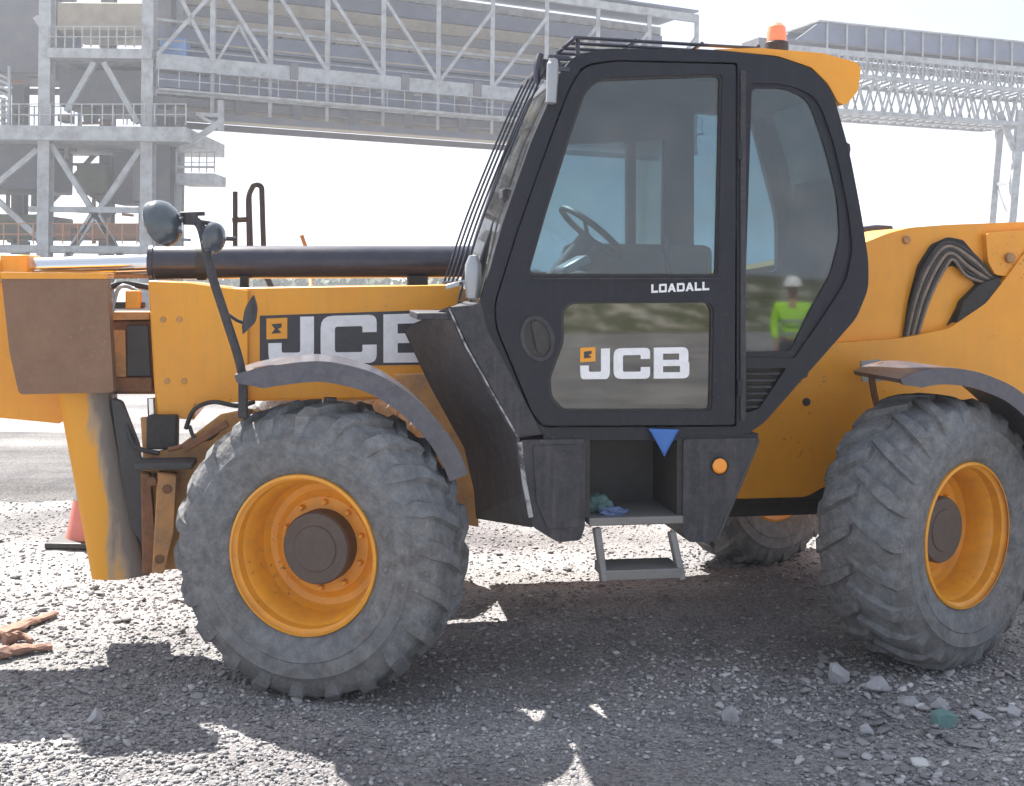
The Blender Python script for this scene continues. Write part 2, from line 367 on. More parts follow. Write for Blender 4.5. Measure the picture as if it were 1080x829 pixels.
# ---- chassis, axles ----------------------------------------------
def part(mb, name, m, bevel=.004, parent=None): return mb.build(name, M[m], parent or T, bevel)
zc = .60
part(MB().box((1.35, 1.17, .74), (3.1, .52, .30)), "chassis_frame", 'dark', .02)
for u in (0, WB):
    mb = MB().tube([(u, .45, zc), (u, .75, zc), (u, 1.0, zc + .02), (u, 1.35, zc + .02), (u, 1.6, zc), (u, 1.9, zc)], [.10, .11, .17, .17, .11, .10], 14)
    part(mb, "axle", 'dark', 0)
    for v in (.40, 1.95):
        part(MB().tube([(u, v, zc - .19), (u, v, zc + .19)], [.10, .10], 14), "steering_knuckle", 'dark', .01)
part(MB().tube([(.1, 1.17, .62), (2.6, 1.17, .62)], .045, 10), "drive_shaft", 'dark', 0)
# dirty yellow fore-frame behind the front wheel
plate("front_frame", [(150, 482), (190, 470), (232, 438), (262, 432), (500, 470), (500, 548), (470, 556), (205, 560), (190, 600), (150, 604)], .86, .92, M['yellow_dirty'], T)
plate("fender_mount", [(415, 395), (500, 392), (505, 556), (482, 552), (470, 500)], .70, .74, M['yellow_dirty'], T)
plate("stabiliser_link", [(148, 498), (158, 500), (166, 604), (150, 606)], .80, .86, M['rust'], T, bevel=.008)
plate("stabiliser_link", [(166, 498), (186, 500), (183, 560), (172, 606), (160, 604)], .74, .80, M['gold'], T, bevel=.008)
for p_ in ((160, 508), (176, 516), (168, 590)):
    a = P3(*p_, .735); MB().tube([a, a + Vector((0, .12, 0))], .022, 14).build("pivot_pin", M['rust'], T, .003)
# ---- engine cover on the far side
part(prism_mb(rnd([(.62, .72), (2.25, .72), (2.35, .9), (2.3, 1.42), (2.1, 1.52), (.8, 1.36), (.6, 1.1)], .12), [], 1.52, 2.2), "engine_cover", 'yellow', .03)
plate("engine_hood", [(905, 240), (925, 237), (942, 238), (950, 262), (900, 262)], 1.60, 2.0, M['ram'], T, bevel=.02)

# ---- boom ----------------------------------------------------------
BV0, BV1 = .95, 1.35
plate("outer_boom", [(232, 304), (500, 300), (960, 296), (960, 405), (500, 420), (232, 424)], BV0, BV1, M['yellow'], T, bevel=.02)
plate("boom_collar", [(156, 296), (200, 298), (236, 303), (262, 306), (262, 424), (206, 426), (205, 443), (165, 440), (162, 400)], BV0 - .035, BV1 + .035, M['yellow'], T, bevel=.008)
for (x, y) in ((172, 337), (189, 337), (176, 402), (194, 402)):
    a = P3(x, y, BV0 - .04); MB().tube([a, a + Vector((0, .02, 0))], .016, 6).build("boom_bolt", M['yellow_dirty'], T, .002)
plate("inner_boom", [(60, 338), (180, 338), (180, 416), (60, 416)], BV0 + .06, BV1 - .06, M['rust'], T, bevel=.015)
plate("wear_pad", [(134, 343), (156, 343), (159, 397), (134, 397)], BV0 + .035, BV0 + .058, M['bay'], T)
plate("wear_pad", [(118, 348), (132, 348), (133, 398), (120, 398)], BV0 + .03, BV0 + .058, M['gold'], T)
plate("boom_rail", [(110, 330), (158, 330), (158, 337), (110, 338)], BV0 + .02, BV1 - .05, M['gold'], T)
plate("boom_rail", [(118, 399), (160, 398), (160, 413), (118, 413)], BV0 + .02, BV1 - .05, M['rust'], T)
# boom nose, dropping down beyond the frame
plate("boom_nose", [(-90, 300), (6, 296), (60, 300), (112, 330), (114, 418), (62, 447), (0, 441), (-60, 452), (-110, 400)], BV0 + .1, BV1 - .1, M['yellow'], T, bevel=.012)
plate("nose_side_panel", rnd([(1, 291), (113, 291), (120, 414), (20, 416), (10, 372)], 5), .76, .85, M['brown'], T, bevel=.01)
plate("panel_cap", rnd([(0, 287), (114, 288), (113, 294), (1, 294)], 1), .755, .93, M['yellow'], T, bevel=.003)
# carriage hooked to the nose (outside the left edge)
part(prism_mb([(-2.55, .55), (-2.42, .55), (-2.38, 1.3), (-2.5, 1.35)], [], .8, 1.6), "carriage", 'yellow_dirty', .01)
def fork(v): part(prism_mb([(-2.56, 1.25), (-2.61, 1.25), (-2.61, .38), (-3.75, .36), (-3.75, .345), (-2.56, .33)], [], v, v + .12), "fork", 'dark', .004)
fork(.88); fork(1.40)
part(MB().bar(P3(-40, 390, 1.15), (-2.44, 1.15, 1.2), .3, .2), "nose_link", 'yellow_dirty', .01)
# extension ram above the boom
def RP(x, y): return P3(x, y, 1.15)
a, b = RP(160, 277), RP(520, 276)
part(MB().tube([a, a + (b - a) * .03, b], .083, 24), "ram_barrel", 'ram', 0)
part(MB().tube([RP(157, 277), RP(163, 277)], .089, 24), "ram_gland", 'ram', .004)
part(MB().tube([RP(208, 277), RP(218, 277)], .0885, 24), "ram_band", 'rubber', .004)
part(MB().tube([RP(30, 282), RP(160, 278)], .047, 20), "ram_rod", 'chrome', 0)
part(MB().box(RP(22, 281), (.13, .26, .11)), "rod_bracket", 'yellow', .01)
part(MB().box(RP(-30, 284), (.35, .30, .10)), "nose_top_block", 'yellow', .02)
part(MB().box(RP(258, 298), (.04, .12, .07)), "ram_support", 'dark', .004)
part(MB().box(RP(440, 298), (.10, .12, .07)), "ram_support", 'dark', .004)
part(MB().tube(smoothpath([RP(40, 300), RP(100, 306), RP(130, 300), RP(170, 305)]), .016, 8), "hose", 'rubber', 0)
part(MB().tube([RP(50, 292), RP(160, 291)], .012, 8), "hydraulic_pipe", 'gold', 0)
# junction of fittings in the gap by the nose
part(MB().box(P3(141, 316, 1.0), (.07, .06, .09)), "valve_block", 'decal_orange', .008)
part(MB().box(P3(134, 322, 1.05), (.16, .1, .03)), "hose_clamp", 'bay', .006)
part(MB().tube(smoothpath([P3(118, 330, 1.0), P3(124, 306, 1.0), P3(134, 302, 1.0), P3(150, 310, 1.0)]), .010, 8), "hose", 'silver', 0)

# ---- rear tower of the chassis and boom tail
plate("boom_tail", rnd([(700, 300), (880, 268), (917, 254), (936, 246, 20), (960, 240), (1000, 237), (1080, 234), (1230, 238), (1250, 300), (1200, 380), (700, 420)], 6), .93, 1.38, M['yellow'], T, bevel=.02)
plate("chassis_side", rnd([(560, 340), (700, 366), (880, 362), (950, 357), (1000, 347), (1040, 320), (1062, 292), (1084, 262), (1110, 246), (1215, 250), (1225, 330), (1205, 500), (1100, 560), (950, 500), (872, 512), (850, 524), (780, 526), (560, 500)], 6), .87, .93, M['yellow'], T, bevel=.008)
plate("chassis_side", [(700, 366), (1000, 350), (1110, 250), (1180, 250), (1150, 500), (872, 512), (780, 526), (700, 500)], 1.42, 1.48, M['yellow'], T, bevel=.008)
part(MB().box((3.25, 1.17, .75), (.5, 1.1, .42)), "counterweight", 'dark', .04)
# flat dark plate painting the shade of the hose opening, then the bundle
plate("hose_recess_shade", rnd([(953, 356), (958, 318), (968, 280), (982, 258), (1000, 250), (1016, 253), (1030, 270), (1046, 286), (1062, 290), (1052, 312), (1026, 334), (996, 349), (1010, 322), (1032, 305), (1022, 290), (1005, 280), (992, 284), (982, 306), (972, 330), (966, 356)], 3), .922, .935, M['dark'], T, bevel=.001)
for k, (du, r_) in enumerate(((-7, .012), (-3, .011), (1, .012), (6, .011), (11, .010), (15, .009))):
    pts = [P3(958 + du * .6, 356, .915), P3(968 + du * .8, 316, .90), P3(982 + du, 282, .89), P3(1000 + du * .4, 262 + du * .8, .885), P3(1024 - du * .3, 276 + du, .895), P3(1046, 294 + du * .4, .915), P3(1060, 298 + du * .3, .96)]
    part(MB().tube(smoothpath(pts), r_, 9), "hose", 'hosegrey' if k % 2 else 'hosebrown', 0) if False else MB().tube(smoothpath(pts), r_, 9).build("hose", M['hose_cover'] if k % 2 else M['rubber'], T)
plate("cylinder_foot", rnd([(1008, 345), (1016, 318), (1034, 300), (1054, 292), (1058, 306), (1040, 328)], 3), .875, .93, M['dark'], T, bevel=.008)
plate("boom_lug", rnd([(1040, 246), (1092, 242), (1094, 262), (1070, 292), (1050, 290), (1042, 276)], 4), .885, .93, M['yellow'], T, bevel=.006)
a = P3(1067, 272, .86); MB().tube([a, a + Vector((0, .05, 0))], .028, 18).build("pivot_pin", M['gold'], T, .004)
a = P3(957, 253, .915); MB().tube([a, a + Vector((0, .03, 0))], .022, 16).build("boom_bolt", M['gold'], T, .004)
a = P3(851, 424, .864); MB().tube([a, a + Vector((0, .02, 0))], .022, 16).build("plug", M['dark'], T, .003)
plate("belly_pan", [(760, 520), (850, 527), (875, 512), (960, 505), (960, 540), (760, 546)], 1.0, 1.35, M['dark'], T, bevel=.02)

# ---- fenders --------------------------------------------------------
def fender(outer, v0, v1, th_m, name):
    path = [P(p[0], p[1], v0) for p in outer]
    pv = [Vector((p[0], p[1], 0)) for p in path]; path = [(p.x, p.y) for p in smoothpath(pv, 5)]
    mb = strip_mb(path, v0 + .004, v1, .022)
    # rolled lip on the near edge
    n = len(path); lip = []
    pts = [Vector(p) for p in path]; ins = []
    for i in range(n):
        t = (pts[min(i + 1, n - 1)] - pts[max(i - 1, 0)]).normalized()
        f = min(1, i / (n * .12), 1); k = th_m * (.35 + .65 * f)
        ins.append(pts[i] + Vector((t.y, -t.x)) * k)
    prism_mb([tuple(p) for p in pts] + [tuple(p) for p in reversed(ins)], [], v0, v0 + .02, mb)
    return mb.build(name, M['fender'], T, .004)
fender([(247, 396), (270, 389), (300, 384), (335, 381), (365, 385), (400, 396), (435, 418), (465, 448), (485, 478), (494, 500)], .02, .46, .085, "fender")
fender([(950, 400), (968, 392), (995, 388), (1025, 391), (1050, 399), (1075, 412), (1105, 440), (1130, 475), (1145, 515)], .0, .46, .075, "fender")
part(MB().bar(P3(256, 402, .10), P3(256, 440, .10), .035, .03).bar(P3(256, 436, .10), P3(262, 436, .86), .04, .04), "fender_bracket", 'plastic', .004)
part(MB().tube(smoothpath([P3(930, 384, .42), P3(920, 390, .40), P3(921, 410, .40), P3(926, 432, .42)]), .016, 8), "fender_bracket", 'rust', 0)
plate("bracket_plate", rnd([(908, 381), (930, 379), (932, 402), (910, 403)], 2), .60, .612, M['silver'], T, bevel=.002)
part(MB().bar(P3(920, 392, .61), P3(920, 392, .87), .04, .05), "bracket_arm", 'dark', .004)

# ================================================================== CAB
CV = .03; CV1 = .85
outer = rnd([(571, 459, 6), (542, 420), (508, 345, 10), (506, 322, 8), (530, 236), (560, 150), (592, 76, 8), (606, 58, 10), (640, 51, 10), (760, 53), (820, 60), (856, 72, 16), (878, 96, 14), (896, 160, 20), (909, 228, 20), (916, 275, 10), (916, 305, 10), (903, 336, 8), (850, 396), (806, 446, 8), (788, 458, 8)], 6)
door_o = rnd([(573, 449, 8), (562, 436, 6), (524, 345, 12), (523, 320, 10), (548, 240), (580, 150), (602, 92, 14), (616, 70, 12), (650, 65), (776, 68, 4), (775, 448, 4)], 6)
door_hole = rnd([(571, 451, 8), (560, 437, 6), (522, 346, 12), (521, 320, 10), (546, 240), (578, 150), (600, 91, 14), (614, 68, 12), (650, 63), (778, 66, 4), (777, 450, 4)], 6)
q_hole = rnd([(789, 88, 6), (830, 88, 14), (862, 102, 16), (880, 150, 16), (895, 220, 20), (900, 262, 10), (893, 296, 10), (866, 338, 6), (838, 378, 3), (779, 377, 3)], 6)
v_hole = rnd([(780, 388, 3), (830, 388, 3), (800, 432, 4), (783, 436, 4)], 3)
plate("cab_frame", outer, CV, CV + .055, M['black'], T, holes=[door_hole, q_hole, v_hole], bevel=.004)
plate("rear_quarter_window", q_hole, CV + .022, CV + .028, M['glass'], T, bevel=0)
# dark painted border of the pane
q_in = rnd([(793, 93, 6), (828, 93, 12), (852, 104, 14), (869, 150, 16), (884, 210, 20), (886, 250, 10), (876, 290, 10), (853, 330, 6), (834, 370, 3), (784, 371, 3)], 6)
plate("window_border", q_hole, CV + .014, CV + .0195, M['black'], T, holes=[q_in], bevel=0)
vg = MB(); prism_mb(PP(v_hole, CV + .03), [], CV + .035, CV + .042, vg)
part(vg, "vent_backing", 'dark', 0)
for k in range(6):
    y = 394 + k * 7; xr = 826 - (y - 388) * .62
    part(MB().bar(P3(783, y, CV + .02), P3(xr, y, CV + .02), .012, .010), "vent_slat", 'plastic', .002)
# door
g_up = rnd([(556, 291, 8), (574, 226), (600, 140), (616, 96, 8), (630, 82, 14), (762, 78, 6), (757, 291, 5)], 6)
g_lo = rnd([(602, 318, 8), (748, 318, 10), (753, 326, 6), (751, 433, 6), (593, 434, 6), (580, 420, 6), (578, 400, 6), (592, 360, 8), (592, 326, 6)], 5)
door = plate("door", door_o, CV - .012, CV + .04, M['black'], T, holes=[g_up, g_lo], bevel=.006)
plate("door_glass", g_up, CV + .012, CV + .018, M['glass'], door, bevel=0)
plate("door_glass", g_lo, CV + .010, CV + .016, M['glass_dark'], door, bevel=0)
gk = lambda g, d: [(p[0], p[1]) for p in g]
def ringseal(loop, inset):
    c = Vector((sum(p[0] for p in loop) / len(loop), sum(p[1] for p in loop) / len(loop)))
    inner = [tuple(Vector(p) + (c - Vector(p)).normalized() * inset) for p in loop]
    return inner
plate("glass_seal", g_up, CV - .002, CV + .0115, M['rubber'], door, holes=[ringseal(g_up, 3)], bevel=0)
plate("glass_seal", g_lo, CV - .002, CV + .0095, M['rubber'], door, holes=[ringseal(g_lo, 3)], bevel=0)
# handle recess and lever
hc = P3(568, 357, CV - .014)
hm = MB()
def oval(cx, cy, rx_, ry_, tilt=0, n=28):
    return [(cx + rx_ * math.cos(2 * math.pi * k / n) * math.cos(tilt) - ry_ * math.sin(2 * math.pi * k / n) * math.sin(tilt), cy + rx_ * math.cos(2 * math.pi * k / n) * math.sin(tilt) + ry_ * math.sin(2 * math.pi * k / n) * math.cos(tilt)) for k in range(n)]
plate("door_handle", oval(567, 357, 18, 25, -.25), CV - .020, CV - .012, M['plastic'], door, holes=[oval(567, 357, 13, 20, -.25)], bevel=.003)
plate("handle_recess", oval(567, 357, 13, 20, -.25), CV - .016, CV - .0125, M['rubber'], door, bevel=0)
plate("handle_lever", rnd([(560, 340), (568, 338), (580, 366), (574, 374), (566, 370)], 3), CV - .030, CV - .014, M['rubber'], door, bevel=.004)
part(MB().bar(P3(560, 294, CV - .016), P3(764, 294, CV - .016), .008, .006), "waist_rail", 'plastic', .002, door)
for y in (150, 400):
    part(MB().tube([P3(780, y, CV - .014), P3(780, y + 18, CV - .014)], .011, 10), "hinge", 'black', .002, door)
# centre-post rail beside the door
plate("post_trim", [(781, 74), (787, 74), (787, 444), (781, 444)], CV - .010, CV - .001, M['plastic'], T, bevel=.003)

# lettering --------------------------------------------------------
LT = {
 'J': ([(.67, 1), (.96, 1), (.96, .2, .2), (.90, 0, .2), (.04, 0, .2), (0, .2, .1), (0, .45), (.28, .45), (.28, .24, .05), (.67, .24, .05)], [], .96),
 'C': ([(0, 1, .25), (1.18, 1, .2), (1.18, .64), (.88, .64), (.88, .77, .04), (.30, .77, .06), (.30, .23, .06), (.88, .23, .04), (.88, .38), (1.18, .38), (1.18, 0, .2), (0, 0, .25)], [], 1.18),
 'B': ([(0, 0), (1.15, 0, .2), (1.15, .5, .14), (1.12, .52, .0), (1.12, 1, .2), (0, 1)], [[(.3, .2), (.85, .2), (.85, .4), (.3, .4)], [(.3, .6), (.82, .6), (.82, .8), (.3, .8)]], 1.15),
 'L': ([(0, 0), (1, 0), (1, .25), (.3, .25), (.3, 1), (0, 1)], [], 1.0),
 'O': ([(0, 0, .15), (1.15, 0, .15), (1.15, 1, .15), (0, 1, .15)], [[(.28, .24), (.87, .24), (.87, .76), (.28, .76)]], 1.15),
 'D': ([(0, 0), (1.15, 0, .3), (1.15, 1, .3), (0, 1)], [[(.28, .24), (.87, .24), (.87, .76), (.28, .76)]], 1.15),
 'A': ([(0, 0), (.32, 0), (.43, .22), (.78, .22), (.9, 0), (1.22, 0), (.76, 1), (.46, 1)], [[(.51, .42), (.70, .42), (.61, .64)]], 1.22),
}
def letters(word, x0, x1, ytop0, ybot0, ytop1, ybot1, v, m, parent, gap=.12, names="letter"):
    tot = sum(LT[c][2] for c in word) + gap * (len(word) - 1); x = 0
    def mp(p):
        f = p[0] / tot; px = x0 + (x1 - x0) * f
        yb = ybot0 + (ybot1 - ybot0) * f; yt = ytop0 + (ytop1 - ytop0) * f
        return P(px, yb + (yt - yb) * p[1], v)
    for c in word:
        o, hs, wd = LT[c]
        oo = [mp((p[0] + x, p[1])) for p in rnd(o, 0, 4)]; hh = [[mp((p[0] + x, p[1])) for p in h] for h in hs]
        prism_mb(oo, hh, v, v + .002).build(names, m, parent); x += wd + gap
letters("JCB", 612, 727, 368, 400, 366, 399, CV + .0065, M['white'], door)
plate("logo_square", [(612, 367), (628, 366), (628, 381), (612, 382)], CV + .006, CV + .009, M['decal_orange'], door, bevel=0)
plate("logo_mark", [(616, 371), (624, 370), (624, 373), (621, 374), (624, 377), (616, 378)], CV + .004, CV + .0065, M['decal_dark'], door, bevel=0)
letters("LOADALL", 687, 748, 300, 309, 297, 306, CV - .0165, M['white'], door, .14)
# boom decal
bd = plate("boom_decal", [(274, 333), (482, 326), (482, 384), (274, 387)], BV0 - .004, BV0 - .001, M['decal_dark'], T, bevel=0)
letters("JCB", 283, 462, 335, 384, 330, 382, BV0 - .007, M['white'], bd, .14)
plate("logo_square", [(281, 336), (303, 335), (303, 357), (281, 358)], BV0 - .0075, BV0 - .0045, M['decal_orange'], bd, bevel=0)
plate("logo_mark", [(286, 342), (297, 341), (297, 345), (293, 347), (297, 351), (286, 352), (290, 347)], BV0 - .0095, BV0 - .008, M['decal_dark'], bd, bevel=0)

# far side, front, rear and roof of the cab --------------------------
far_hole1 = rnd([(560, 286, 8), (590, 180), (606, 132, 8), (712, 128, 4), (712, 286, 4)], 6)
far_hole3 = rnd([(722, 128, 4), (757, 126, 4), (755, 286, 4), (722, 286, 4)], 4)
far_hole2 = rnd([(792, 92, 6), (862, 100, 16), (893, 220, 20), (893, 286, 10), (792, 290, 3)], 6)
plate("far_side_frame", outer, CV1 - .05, CV1, M['black'], T, holes=[far_hole1, far_hole2, far_hole3], bevel=.003, vref=CV)
plate("far_window", far_hole1, CV1 - .028, CV1 - .022, M['glass'], T, vref=CV, bevel=0)
plate("far_window", far_hole3, CV1 - .028, CV1 - .022, M['glass_dark'], T, vref=CV, bevel=0)
plate("far_window", far_hole2, CV1 - .028, CV1 - .022, M['glass'], T, vref=CV, bevel=0)
ws = [P(*p, CV) for p in ((507, 322), (531, 236), (561, 150), (592, 80))]
part(strip_mb(ws, CV + .06, CV1 - .055, .006), "windscreen", 'glass_clear', 0)
part(strip_mb([P(*p, CV) for p in ((592, 80), (606, 60), (622, 53))], CV + .056, CV1 - .052, .03), "windscreen_header", 'black', .003)
part(strip_mb([P(*p, CV) for p in ((571, 458), (542, 420), (508, 345), (507, 324))], CV + .056, CV1 - .052, .03), "front_bulkhead", 'black', .003)
part(strip_mb([P(*p, CV) for p in ((875, 96), (893, 160), (906, 228), (912, 275))], CV + .056, CV1 - .052, .006), "rear_window", 'glass', 0)
part(strip_mb([P(*p, CV) for p in ((913, 278), (913, 305), (900, 336), (848, 396), (804, 446), (788, 456))], CV + .056, CV1 - .052, .03), "rear_bulkhead", 'black', .003)
part(strip_mb([P(*p, CV) for p in ((786, 456), (573, 457))], CV + .056, CV1 - .052, .04), "cab_floor", 'inner', .003)
part(strip_mb([P(*p, CV) for p in ((622, 53), (690, 51), (760, 53), (820, 60), (854, 72), (873, 94))], CV + .056, CV1 - .052, .05), "roof", 'black', .006)
plate("roof_rear_cap", rnd([(752, 52), (800, 50.5), (868, 56), (904, 66, 4), (908, 72, 3), (905, 96, 4), (892, 111, 4), (884, 108, 3), (873, 88), (856, 71), (820, 59), (760, 53)], 3), CV + .02, CV1 - .0, M['yellow'], T, bevel=.012)
# headlining strip + lamps, wipers, guard
part(MB().box((P(690, 62, .4)[0], .44, P(690, 62, CV)[1] - .06), (.9, .66, .03)), "headlining", 'inner', .01)
rg = empty_mb = MB()
zt = P(700, 44, .10)[1]; u0, u1 = P(598, 44, .1)[0], P(800, 44, .1)[0]
for v in (.10, .22, .34, .46, .58, .70, .80): rg.tube([(u0 - .02, v, zt - .05), (u0 + .04, v, zt), (u1, v, zt - .01)], .008, 6)
for f in (.04, .35, .7, 1): rg.tube([(u0 + (u1 - u0) * f, .10, zt), (u0 + (u1 - u0) * f, .80, zt)], .009, 6)
for f in (.06, 1):
    for v in (.12, .78): rg.tube([(u0 + (u1 - u0) * f, v, zt), (u0 + (u1 - u0) * f, v, zt - .07)], .010, 6)
part(rg, "roof_guard", 'ram', 0)
gm = MB()
gpts = ((580, 62), (564, 96), (541, 150), (513, 220), (494, 275), (486, 299))
for k in range(5):
    v = .12 + .165 * k
    off = 0
    pts = []
    for (x, y) in gpts:
        p = P(x, y, .12); pts.append((p[0], v, p[1]))
    gm.tube(smoothpath(pts, 4), .0055, 6)
for i in (0, 5):
    p = P(*gpts[i], .12); gm.tube([(p[0], .10, p[1]), (p[0], .79, p[1])], .009, 6)
part(gm, "windscreen_guard", 'ram', 0)
part(MB().bar(P3(470, 303, .12), P3(492, 297, .12), .02, .02), "guard_bracket", 'silver', .003)
part(MB().bar(P3(578, 60, .12), P3(600, 62, .12), .025, .02), "guard_bracket", 'ram', .003)
part(MB().tube(smoothpath([P3(570, 58, .14), P3(567, 70, .12), P3(566, 88, .12)]), .016, 8), "guard_bracket", 'ram', 0)
# lamps at the top of the pillar
part(MB().tube(smoothpath([P3(584, 62, .0), P3(583, 70, .0), P3(582, 95, .0), P3(581, 110, .0)]), [.012] + [.021] * 4 + [.026] * 6 + [.024] * 7 + [.010], 12), "marker_lamp", 'silver', 0)
part(MB().bar(P3(584, 72, .01), P3(600, 74, .04), .02, .02), "lamp_bracket", 'ram', .003)
for v in (.22, .62):
    c = P3(577, 72, v); part(MB().lathe([(.0, -.05), (.035, -.045), (.055, 0), (.058, .03), (0, .032)], 20, axis='Z', c=c), "work_lamp", 'ram', 0)
    part(MB().bar(P3(580, 74, v), P3(605, 66, v), .02, .02), "lamp_bracket", 'ram', .003)
# wiper and washer piece at the foot of the windscreen
part(MB().tube(smoothpath([P3(496, 318, .3), P3(512, 260, .35), P3(533, 205, .4)]), .009, 8), "wiper_arm", 'plastic', 0)
part(MB().box(P3(534, 205, .28), (.05, .12, .05)), "wiper_motor", 'plastic', .01)
part(MB().lathe([(0, -.10), (.03, -.09), (.036, -.03), (.036, .05), (.02, .09), (0, .095)], 16, axis='Z', c=P3(499, 292, .10)), "side_lamp", 'silver', 0)
# beacon
bc = P3(819, 50, .30)
bz = bc.z
part(MB().lathe([(.055, -.02), (.055, .02), (.04, .028), (0, .028)], 24, axis='Z', c=bc), "beacon_base", 'plastic', .002)
part(MB().lathe([(.045, .026), (.046, .06), (.040, .095), (.022, .112), (0, .115)], 24, axis='Z', c=bc), "beacon_lens", 'red_lens', 0)
# interior --------------------------------------------------------
def uw(x, y): return P(x, y, .45)
seat = MB()
sx, sz = uw(800, 330)
part(MB().box((sx, .44, sz), (.50, .46, .13)), "seat_cushion", 'seat', .04)
part(MB().box((sx + .27, .44, sz + .36), (.12, .44, .62), Matrix.Rotation(.16, 3, 'Y')), "seat_back", 'seat', .04)
part(MB().box((sx + .36, .44, sz + .74), (.09, .26, .18), Matrix.Rotation(.16, 3, 'Y')), "headrest", 'seat', .04)
part(MB().box((sx, .44, sz - .18), (.36, .36, .24)), "seat_base", 'inner', .02)
swc = P3(624, 245, .42)
sw = MB(); ax = Vector((.62, 0, .78)).normalized(); e1 = Vector((0, 1, 0)); e2 = ax.cross(e1)
ring = [swc + (e1 * math.cos(a) + e2 * math.sin(a)) * .175 for a in np.linspace(0, 2 * math.pi, 33)]
sw.tube(ring, .015, 8, cap=False)
for a in (0.5, 2.6, 4.7): sw.tube([swc - ax * .03, swc + (e1 * math.cos(a) + e2 * math.sin(a)) * .17], .010, 6)
part(sw, "steering_wheel", 'rubber', 0)
part(MB().tube([swc - ax * .02, swc - ax * .55], [.04, .05], 12), "steering_column", 'inner', 0)
dp = P3(592, 290, .44)
part(MB().box((dp.x - .02, .44, dp.z - .16), (.26, .62, .32), Matrix.Rotation(-.3, 3, 'Y')), "dashboard", 'inner', .04)
part(MB().box((dp.x + .02, .30, dp.z + .04), (.14, .2, .05), Matrix.Rotation(-.5, 3, 'Y')), "instrument_pod", 'silver', .015)
cz0, cz1 = P(690, 258, .7)[1], P(690, 350, .7)[1]
part(MB().box((P(672, 300, .7)[0], .70, (cz0 + cz1) / 2), (.74, .16, cz0 - cz1)), "side_console", 'console', .04)
jp = P3(708, 300, .62); part(MB().tube([jp, jp + Vector((-.03, 0, .16))], [.014, .010], 8), "joystick", 'rubber', 0)
jt = jp + Vector((-.03, 0, .19)); part(MB().lathe([(0, -.04), (.022, -.035), (.026, .01), (.018, .04), (0, .045)], 12, axis='Z', c=jt), "joystick_knob", 'rubber', 0)

# ---- lower cowl, steps, tanks -------------------------------------
E = [P3(474, 326, CV), P3(492, 366, CV), P3(546, 461, CV), P3(553, 520, CV), P3(562, 556, CV + .01)]
I_ = [P3(428, 347, .62), P3(452, 400, .70), P3(488, 472, .75), P3(497, 520, .78), P3(499, 546, .78)]
cow = MB(); vs = E + I_; fs = [(i, i + 1, 6 + i, 5 + i) for i in range(4)]
S_ = [P3(508, 322, CV), P3(514, 348, CV), P3(572, 458, CV)]
k0 = len(vs); vs += S_
fs += [(0, 1, k0 + 1, k0), (1, 2, k0 + 2, k0 + 1)]
# top lid
vs += [P3(508, 322, CV) + Vector((.02, .58, 0))]; fs += [(0, k0, len(vs) - 1, 5)]
# inboard back
cow.add(vs, fs)
cowl = cow.build("front_cowl", M['plastic'], T, 0, smooth=False, fix=False)
sm = cowl.modifiers.new("thick", 'SOLIDIFY'); sm.thickness = .02; sm.offset = 0
bv = cowl.modifiers.new("bevel", 'BEVEL'); bv.width = .008; bv.segments = 2; bv.limit_method = 'ANGLE'
part(MB().tube([E[0], E[1], E[2]], .005, 6), "cowl_edge_highlight", 'scuff_highlight', 0)  # light strip puts the worn edge's highlight into the colour
part(MB().box(P3(462, 332, .25), (.22, .40, .03)), "cowl_ledge", 'plastic', .006)
def side_box(name, pts, v0, v1, m='plastic', bevel=.018): return plate(name, rnd(pts, 4), v0, v1, M[m], T, bevel=bevel)
bb = side_box("battery_box", [(549, 464), (617, 463), (617, 556), (612, 570), (588, 572), (562, 556), (554, 520)], CV, .62)
part(MB().tube([P3(548, 466, CV + .004), P3(553, 510, CV + .004), P3(560, 545, CV + .006)], .012, 8), "box_edge_trim", 'scuff_highlight', 0)
plate("box_lid", rnd([(562, 470), (612, 469), (612, 556), (578, 558), (566, 530)], 4), CV - .008, CV + .002, M['plastic'], T, bevel=.006)
side_box("rear_side_box", [(721, 463), (802, 462), (776, 520), (754, 571), (726, 572), (720, 560)], CV, .62)
part(MB().tube([P3(800, 465, CV + .0), P3(758, 566, CV + .0)], .007, 6), "box_edge_trim", 'bay', 0)
c = P3(760, 492, CV - .016)
MB().lathe([(0, -.004), (.026, 0), (.034, .008), (.034, .02)], 24, c=c).build("indicator_lamp", M['orange_lens'], T)
MB().lathe([(.038, .006), (.038, .02), (0, .02)], 24, c=c).build("lamp_bezel", M['rubber'], T)
plate("step_bay_back", [(610, 462), (725, 462), (725, 550), (610, 550)], .40, .43, M['bay'], T, vref=.2)
side_box("bay_cheek", [(617, 463), (622, 463), (622, 546), (617, 546)], CV + .01, .41, 'dark', .002)
side_box("bay_cheek", [(714, 463), (720, 463), (720, 548), (714, 548)], CV + .01, .41, 'dark', .002)
plate("sill", [(573, 458), (800, 457), (800, 465), (573, 465)], CV + .01, CV + .3, M['black'], T, bevel=.004)
# step treads
st = P3(671, 549, CV); w_ = P(720, 549, CV)[0] - P(621, 549, CV)[0]
part(MB().box((st.x, CV + .18, st.z), (w_, .38, .035)), "step_tread", 'steel', .005)
pa, pb = P3(629, 556, CV + .03), P3(637, 614, CV - .02)
part(MB().bar(pa, pb, .03, .05), "step_rail", 'steel', .006)
pc, pd = P3(708, 560, CV + .03), P3(719, 612, CV - .02)
part(MB().bar(pc, pd, .03, .05), "step_rail", 'steel', .006)
lo = (P3(637, 606, CV - .02) + P3(719, 604, CV - .02)) / 2
part(MB().box((lo.x, lo.y + .08, lo.z), (P(719, 606, CV)[0] - P(638, 606, CV)[0], .20, .045)), "step_tread", 'steel', .005)

